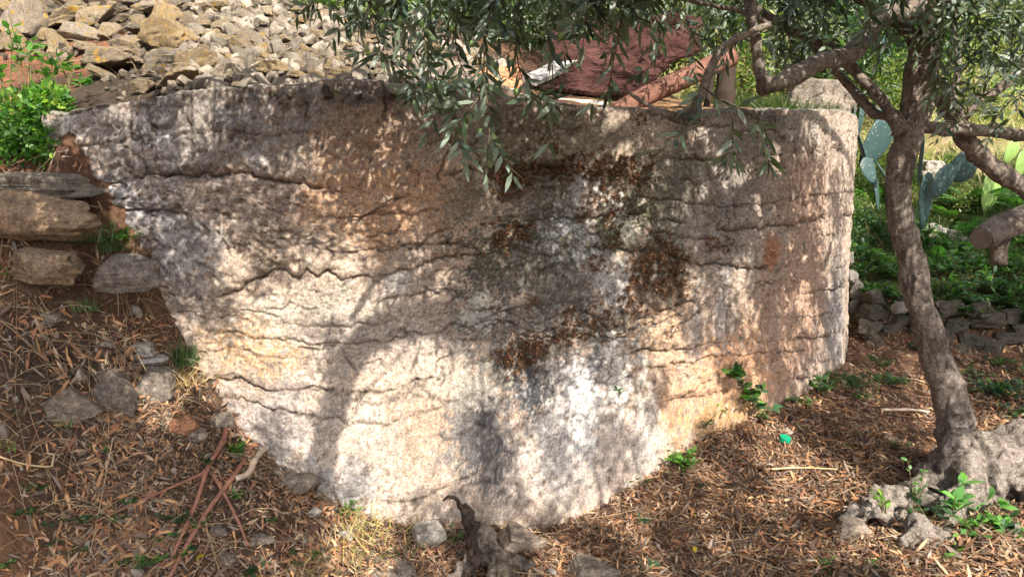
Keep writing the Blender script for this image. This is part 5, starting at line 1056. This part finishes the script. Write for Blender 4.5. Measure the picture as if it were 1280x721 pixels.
# ------------------------------------------------------------------ rusty dry stonecrop on the wall
RU = [(.24, .15, .09), (.15, .062, .036), (.09, .04, .028), (.22, .095, .05), (.07, .042, .028), (.11, .075, .035)]
vm = []
for k in range(5):
    mb = MB(); n = 150; c = rng.normal(0, 1, (22, 3))*[.062, .010, .045]
    for q in c:
        d = norm(rdir(13)+np.array([0, -.5, .15])); add_leaves(mb, np.repeat(q[None], 13, 0), d, rdir(13), .024, .0065, RU, .5, 0, (.3, .7, .9, .9), .45)
    o = mb.build('rosettes', M['dry']); vm.append(o.data); bpy.data.objects.remove(o)
TUFTS = [(682,150,.6),(676,168,.7),(690,185,.8),(672,196,.8),(700,205,1),(715,212,1),(735,205,1.1),(742,215,1.1),(755,222,1),(765,210,.9),(780,208,.9),(795,212,1.1),(790,222,.9),(650,212,1),(630,222,1.1),(662,216,1),(628,235,.8),(768,248,.7),(765,262,.7),(740,250,.6),(728,268,.7),(760,275,.6),
  (620,298,1),(636,292,1.1),(650,290,.8),(745,328,.7),(765,300,.6),(812,320,.9),(830,312,1.1),(845,325,1),(800,340,1.1),(815,345,1.2),(838,342,1.1),(790,352,.9),(825,360,.8),(780,380,.8),(790,385,.7),(755,392,.8),(708,392,.7),(695,420,.8),(712,418,.8),(728,408,.9),(740,405,.6),(663,378,.6),(660,425,.8),(664,440,.9),(630,440,.8),(634,450,.9),(650,455,.8),(668,430,.8),(620,387,.4),(835,415,.5),(820,300,.8),(805,325,.9),(690,212,.8),(890,305,.7),(905,308,.6),(620,215,.8),(848,360,.7),(870,150,.6),(800,150,.5)]
for i, (px, py, s) in enumerate(TUFTS):
    w = wall_hit(px, py); a = math.atan2(w[0]-CX, -(w[1]-CY)); top = py < 260
    lab = 'rusty stonecrop tuft on the upper tank wall' if top else ('rusty stonecrop tuft low on the tank wall' if py > 365 else 'dark rusty stonecrop tuft halfway up the wall')
    grp = 'dry stonecrop on the upper wall' if top else ('dry stonecrop low on the wall' if py > 365 else 'dry stonecrop halfway up the wall')
    o = bpy.data.objects.new('stonecrop_tuft', vm[i % 5]); COL.objects.link(o); o.location = (w+np.array([math.sin(a), -math.cos(a), 0])*.012).tolist(); o.scale = (s*.78,)*3; o.rotation_euler = (0, rng.uniform(-.5, .5), a); tag(o, lab, 'stonecrop', grp); COUNTED.append((o, px))
# ------------------------------------------------------------------ leaf litter, pebbles, straw
LIT = [(.33, .16, .08), (.17, .085, .05), (.42, .24, .12), (.10, .06, .042), (.34, .24, .155), (.17, .125, .095), (.22, .175, .14), (.27, .13, .07), (.07, .045, .035), (.32, .22, .14), (.13, .09, .07), (.18, .10, .06)]
n = 330000; Yy = 1/rng.uniform(1/8.2, 1/2.1, n); X = rng.uniform(-.80, .78, n)*Yy; k = (np.hypot(X-CX, Yy-CY) > R+.02) & ~((Yy > 6.2) & (X > 2)); X, Yy = X[k], Yy[k]
den = np.where(X < -.9, .55+.7*fbm(P3(X*2, Yy*2), 3, 33), .8+.55*fbm(P3(X*2.6, Yy*2.6), 3, 36)); den *= np.where((X < -1) & (ground_z(X, Yy, 'front') > 1.0), .35, 1); k = rng.uniform(0, 1, len(X)) < den; X, Yy = X[k][:170000], Yy[k][:170000]
z = ground_z(X, Yy); n = len(X); mb = MB(); e = .02; gxn = (ground_z(X+e, Yy)-z)/e; gyn = (ground_z(X, Yy+e)-z)/e; nn = norm(np.stack([-gxn, -gyn, np.ones(n)], 1)); d = norm(np.cross(nn, rdir(n))); d = norm(d+nn*rng.normal(.05, .28, (n, 1))); u = norm(nn+.55*rdir(n))
sz = rng.choice([.024, .036, .05, .07], n, p=[.34, .36, .22, .08]); pale = sstep(-.3, .6, fbm(P3(X*1.5, Yy*1.5), 2, 35))
sz = sz*(1+.35*fbm(P3(X*4, Yy*4), 2, 37)); LC = np.array(LIT); pick_ = rng.integers(0, len(LC), n)
add_leaves(mb, np.stack([X, Yy, z+rng.uniform(.0, .03, n)*(1+.6*fbm(P3(X*6, Yy*6), 2, 38))], 1), d, u, sz, sz*rng.uniform(.12, .26, n), LIT, rng.uniform(-.35, .6, n), .18, (.28, .65, .9, .8), .4)
o = mb.build('leaf_litter', M['dry'], None); tag(o, 'thick brown litter of fallen dry leaves on the ground', 'leaf litter', kind='stuff')
mb = MB()
n = 2600; Yy = 1/rng.uniform(1/7, 1/2.2, n); X = rng.uniform(-.78, .75, n)*Yy; k = (np.hypot(X-CX, Yy-CY) > R+.02) & ((X < -.8) | (rng.uniform(size=n) < .18)); X, Yy = X[k], Yy[k]; z = ground_z(X, Yy)
for x, y, zz in zip(X, Yy, z):
    V, Tt = sv12[rng.integers(0, 6)]; s = rng.choice([.008, .012, .018, .028, .045], p=[.34, .33, .2, .1, .03]); mb.add((V*s)@np.array(Euler(rng.uniform(0, 6, 3)).to_matrix()).T+[x, y, zz+s*.3], None, Tt, rng.uniform(.14, .34)*np.array([1, .88, .76]))
o = mb.build('pebbles', bpy.data.materials['rubble_grain'], None, False); tag(o, 'small loose pebbles and clods among the litter', 'pebbles', kind='stuff')
mb = MB()
for _ in range(1300):
    y = 1/rng.uniform(1/6, 1/2.3); x = rng.uniform(-.75, .7)*y
    if math.hypot(x-CX, y-CY) < R+.05: continue
    L_ = rng.uniform(.08, .35); an_ = rng.uniform(0, 6.28); t = np.linspace(-.5, .5, 6); bx = x+np.cos(an_)*L_*t; by = y+np.sin(an_)*L_*t; bz = ground_z(bx, by)+.02+rng.uniform(0, .05)*(t+.5)
    V, Q, Tt = tube(np.stack([bx, by, bz], 1), rng.uniform(.0008, .002), 4, False); c = [(.45, .33, .2), (.3, .17, .1), (.2, .13, .09)][rng.integers(0, 3)]; mb.add(V, Q, None, c)
for _ in range(150):                                    # long dry grass stalks over the left bank
    px, py = rng.uniform(-10, 330), rng.uniform(330, 700); g = hit_ground(px, py)
    if g is None: continue
    L_ = rng.uniform(.15, .5); d = norm(np.array([rng.normal(), rng.normal()*.5-.1, rng.uniform(.1, .9)])); t = np.linspace(0, 1, 9)[:, None]; p = g+d*L_*t+np.array([0, -.1, -.55])*L_*t**2; p[:, 2] = np.maximum(p[:, 2], ground_z(p[:, 0], p[:, 1])+.01)
    V, Q, Tt = tube(p, np.linspace(.0013, .0006, 9), 4, False); mb.add(V, Q, None, [(.42, .32, .18), (.34, .22, .12), (.5, .42, .28)][rng.integers(0, 3)])
for _ in range(60):
    px, py = rng.uniform(60, 420), rng.uniform(5, 110); g = hit_ground(px, py, 'up', 2.8)
    if g is None: continue
    L_ = rng.uniform(.1, .3); d = norm(np.array([rng.normal()*.5, -.2, 1.])); t = np.linspace(0, 1, 7)[:, None]; p = g+d*L_*t+np.array([rng.normal()*.3, -.2, -.6])*L_*t**2
    V, Q, Tt = tube(p, .0013, 4, False); mb.add(V, Q, None, (.42, .33, .2))
o = mb.build('dry_stalks', M['dry'], None); tag(o, 'thin dry stalks and straws strewn over the bank', 'dry grass', kind='stuff')
for i, (px, py, lab) in enumerate([(1098,588,'bright yellow fallen leaf on the sunlit litter'),(868,690,'yellow green fallen leaf at the bottom centre right'),(257,700,'yellow olive leaf lying beside the canes at the bottom'),(868,652,'orange yellow fallen leaf above the yellow green one')]):
    g = hit_ground(px, py); mbl = MB(); add_leaves(mbl, [0, 0, 0], rdir(1)*[1, 1, .1], [0, -.3, 1], .045, .022, [(.55, .42, .05)], .2, .1, (.35, .7, 1, .8)); o = mbl.build('fallen_leaf', M['leaf']); o.location = (g+[0, 0, .03]).tolist(); tag(o, lab, 'leaf')

by = {}
for o, x in COUNTED:
    if o is not None: by.setdefault(o['label'], []).append((x, o))
for lab, lst in by.items():
    lst.sort(key=lambda q: q[0])
    if len(lst) > 1:
        for i, (x, o) in enumerate(lst): o['label'] = lab+', '+ORD[min(i, 35)]+' from the left'
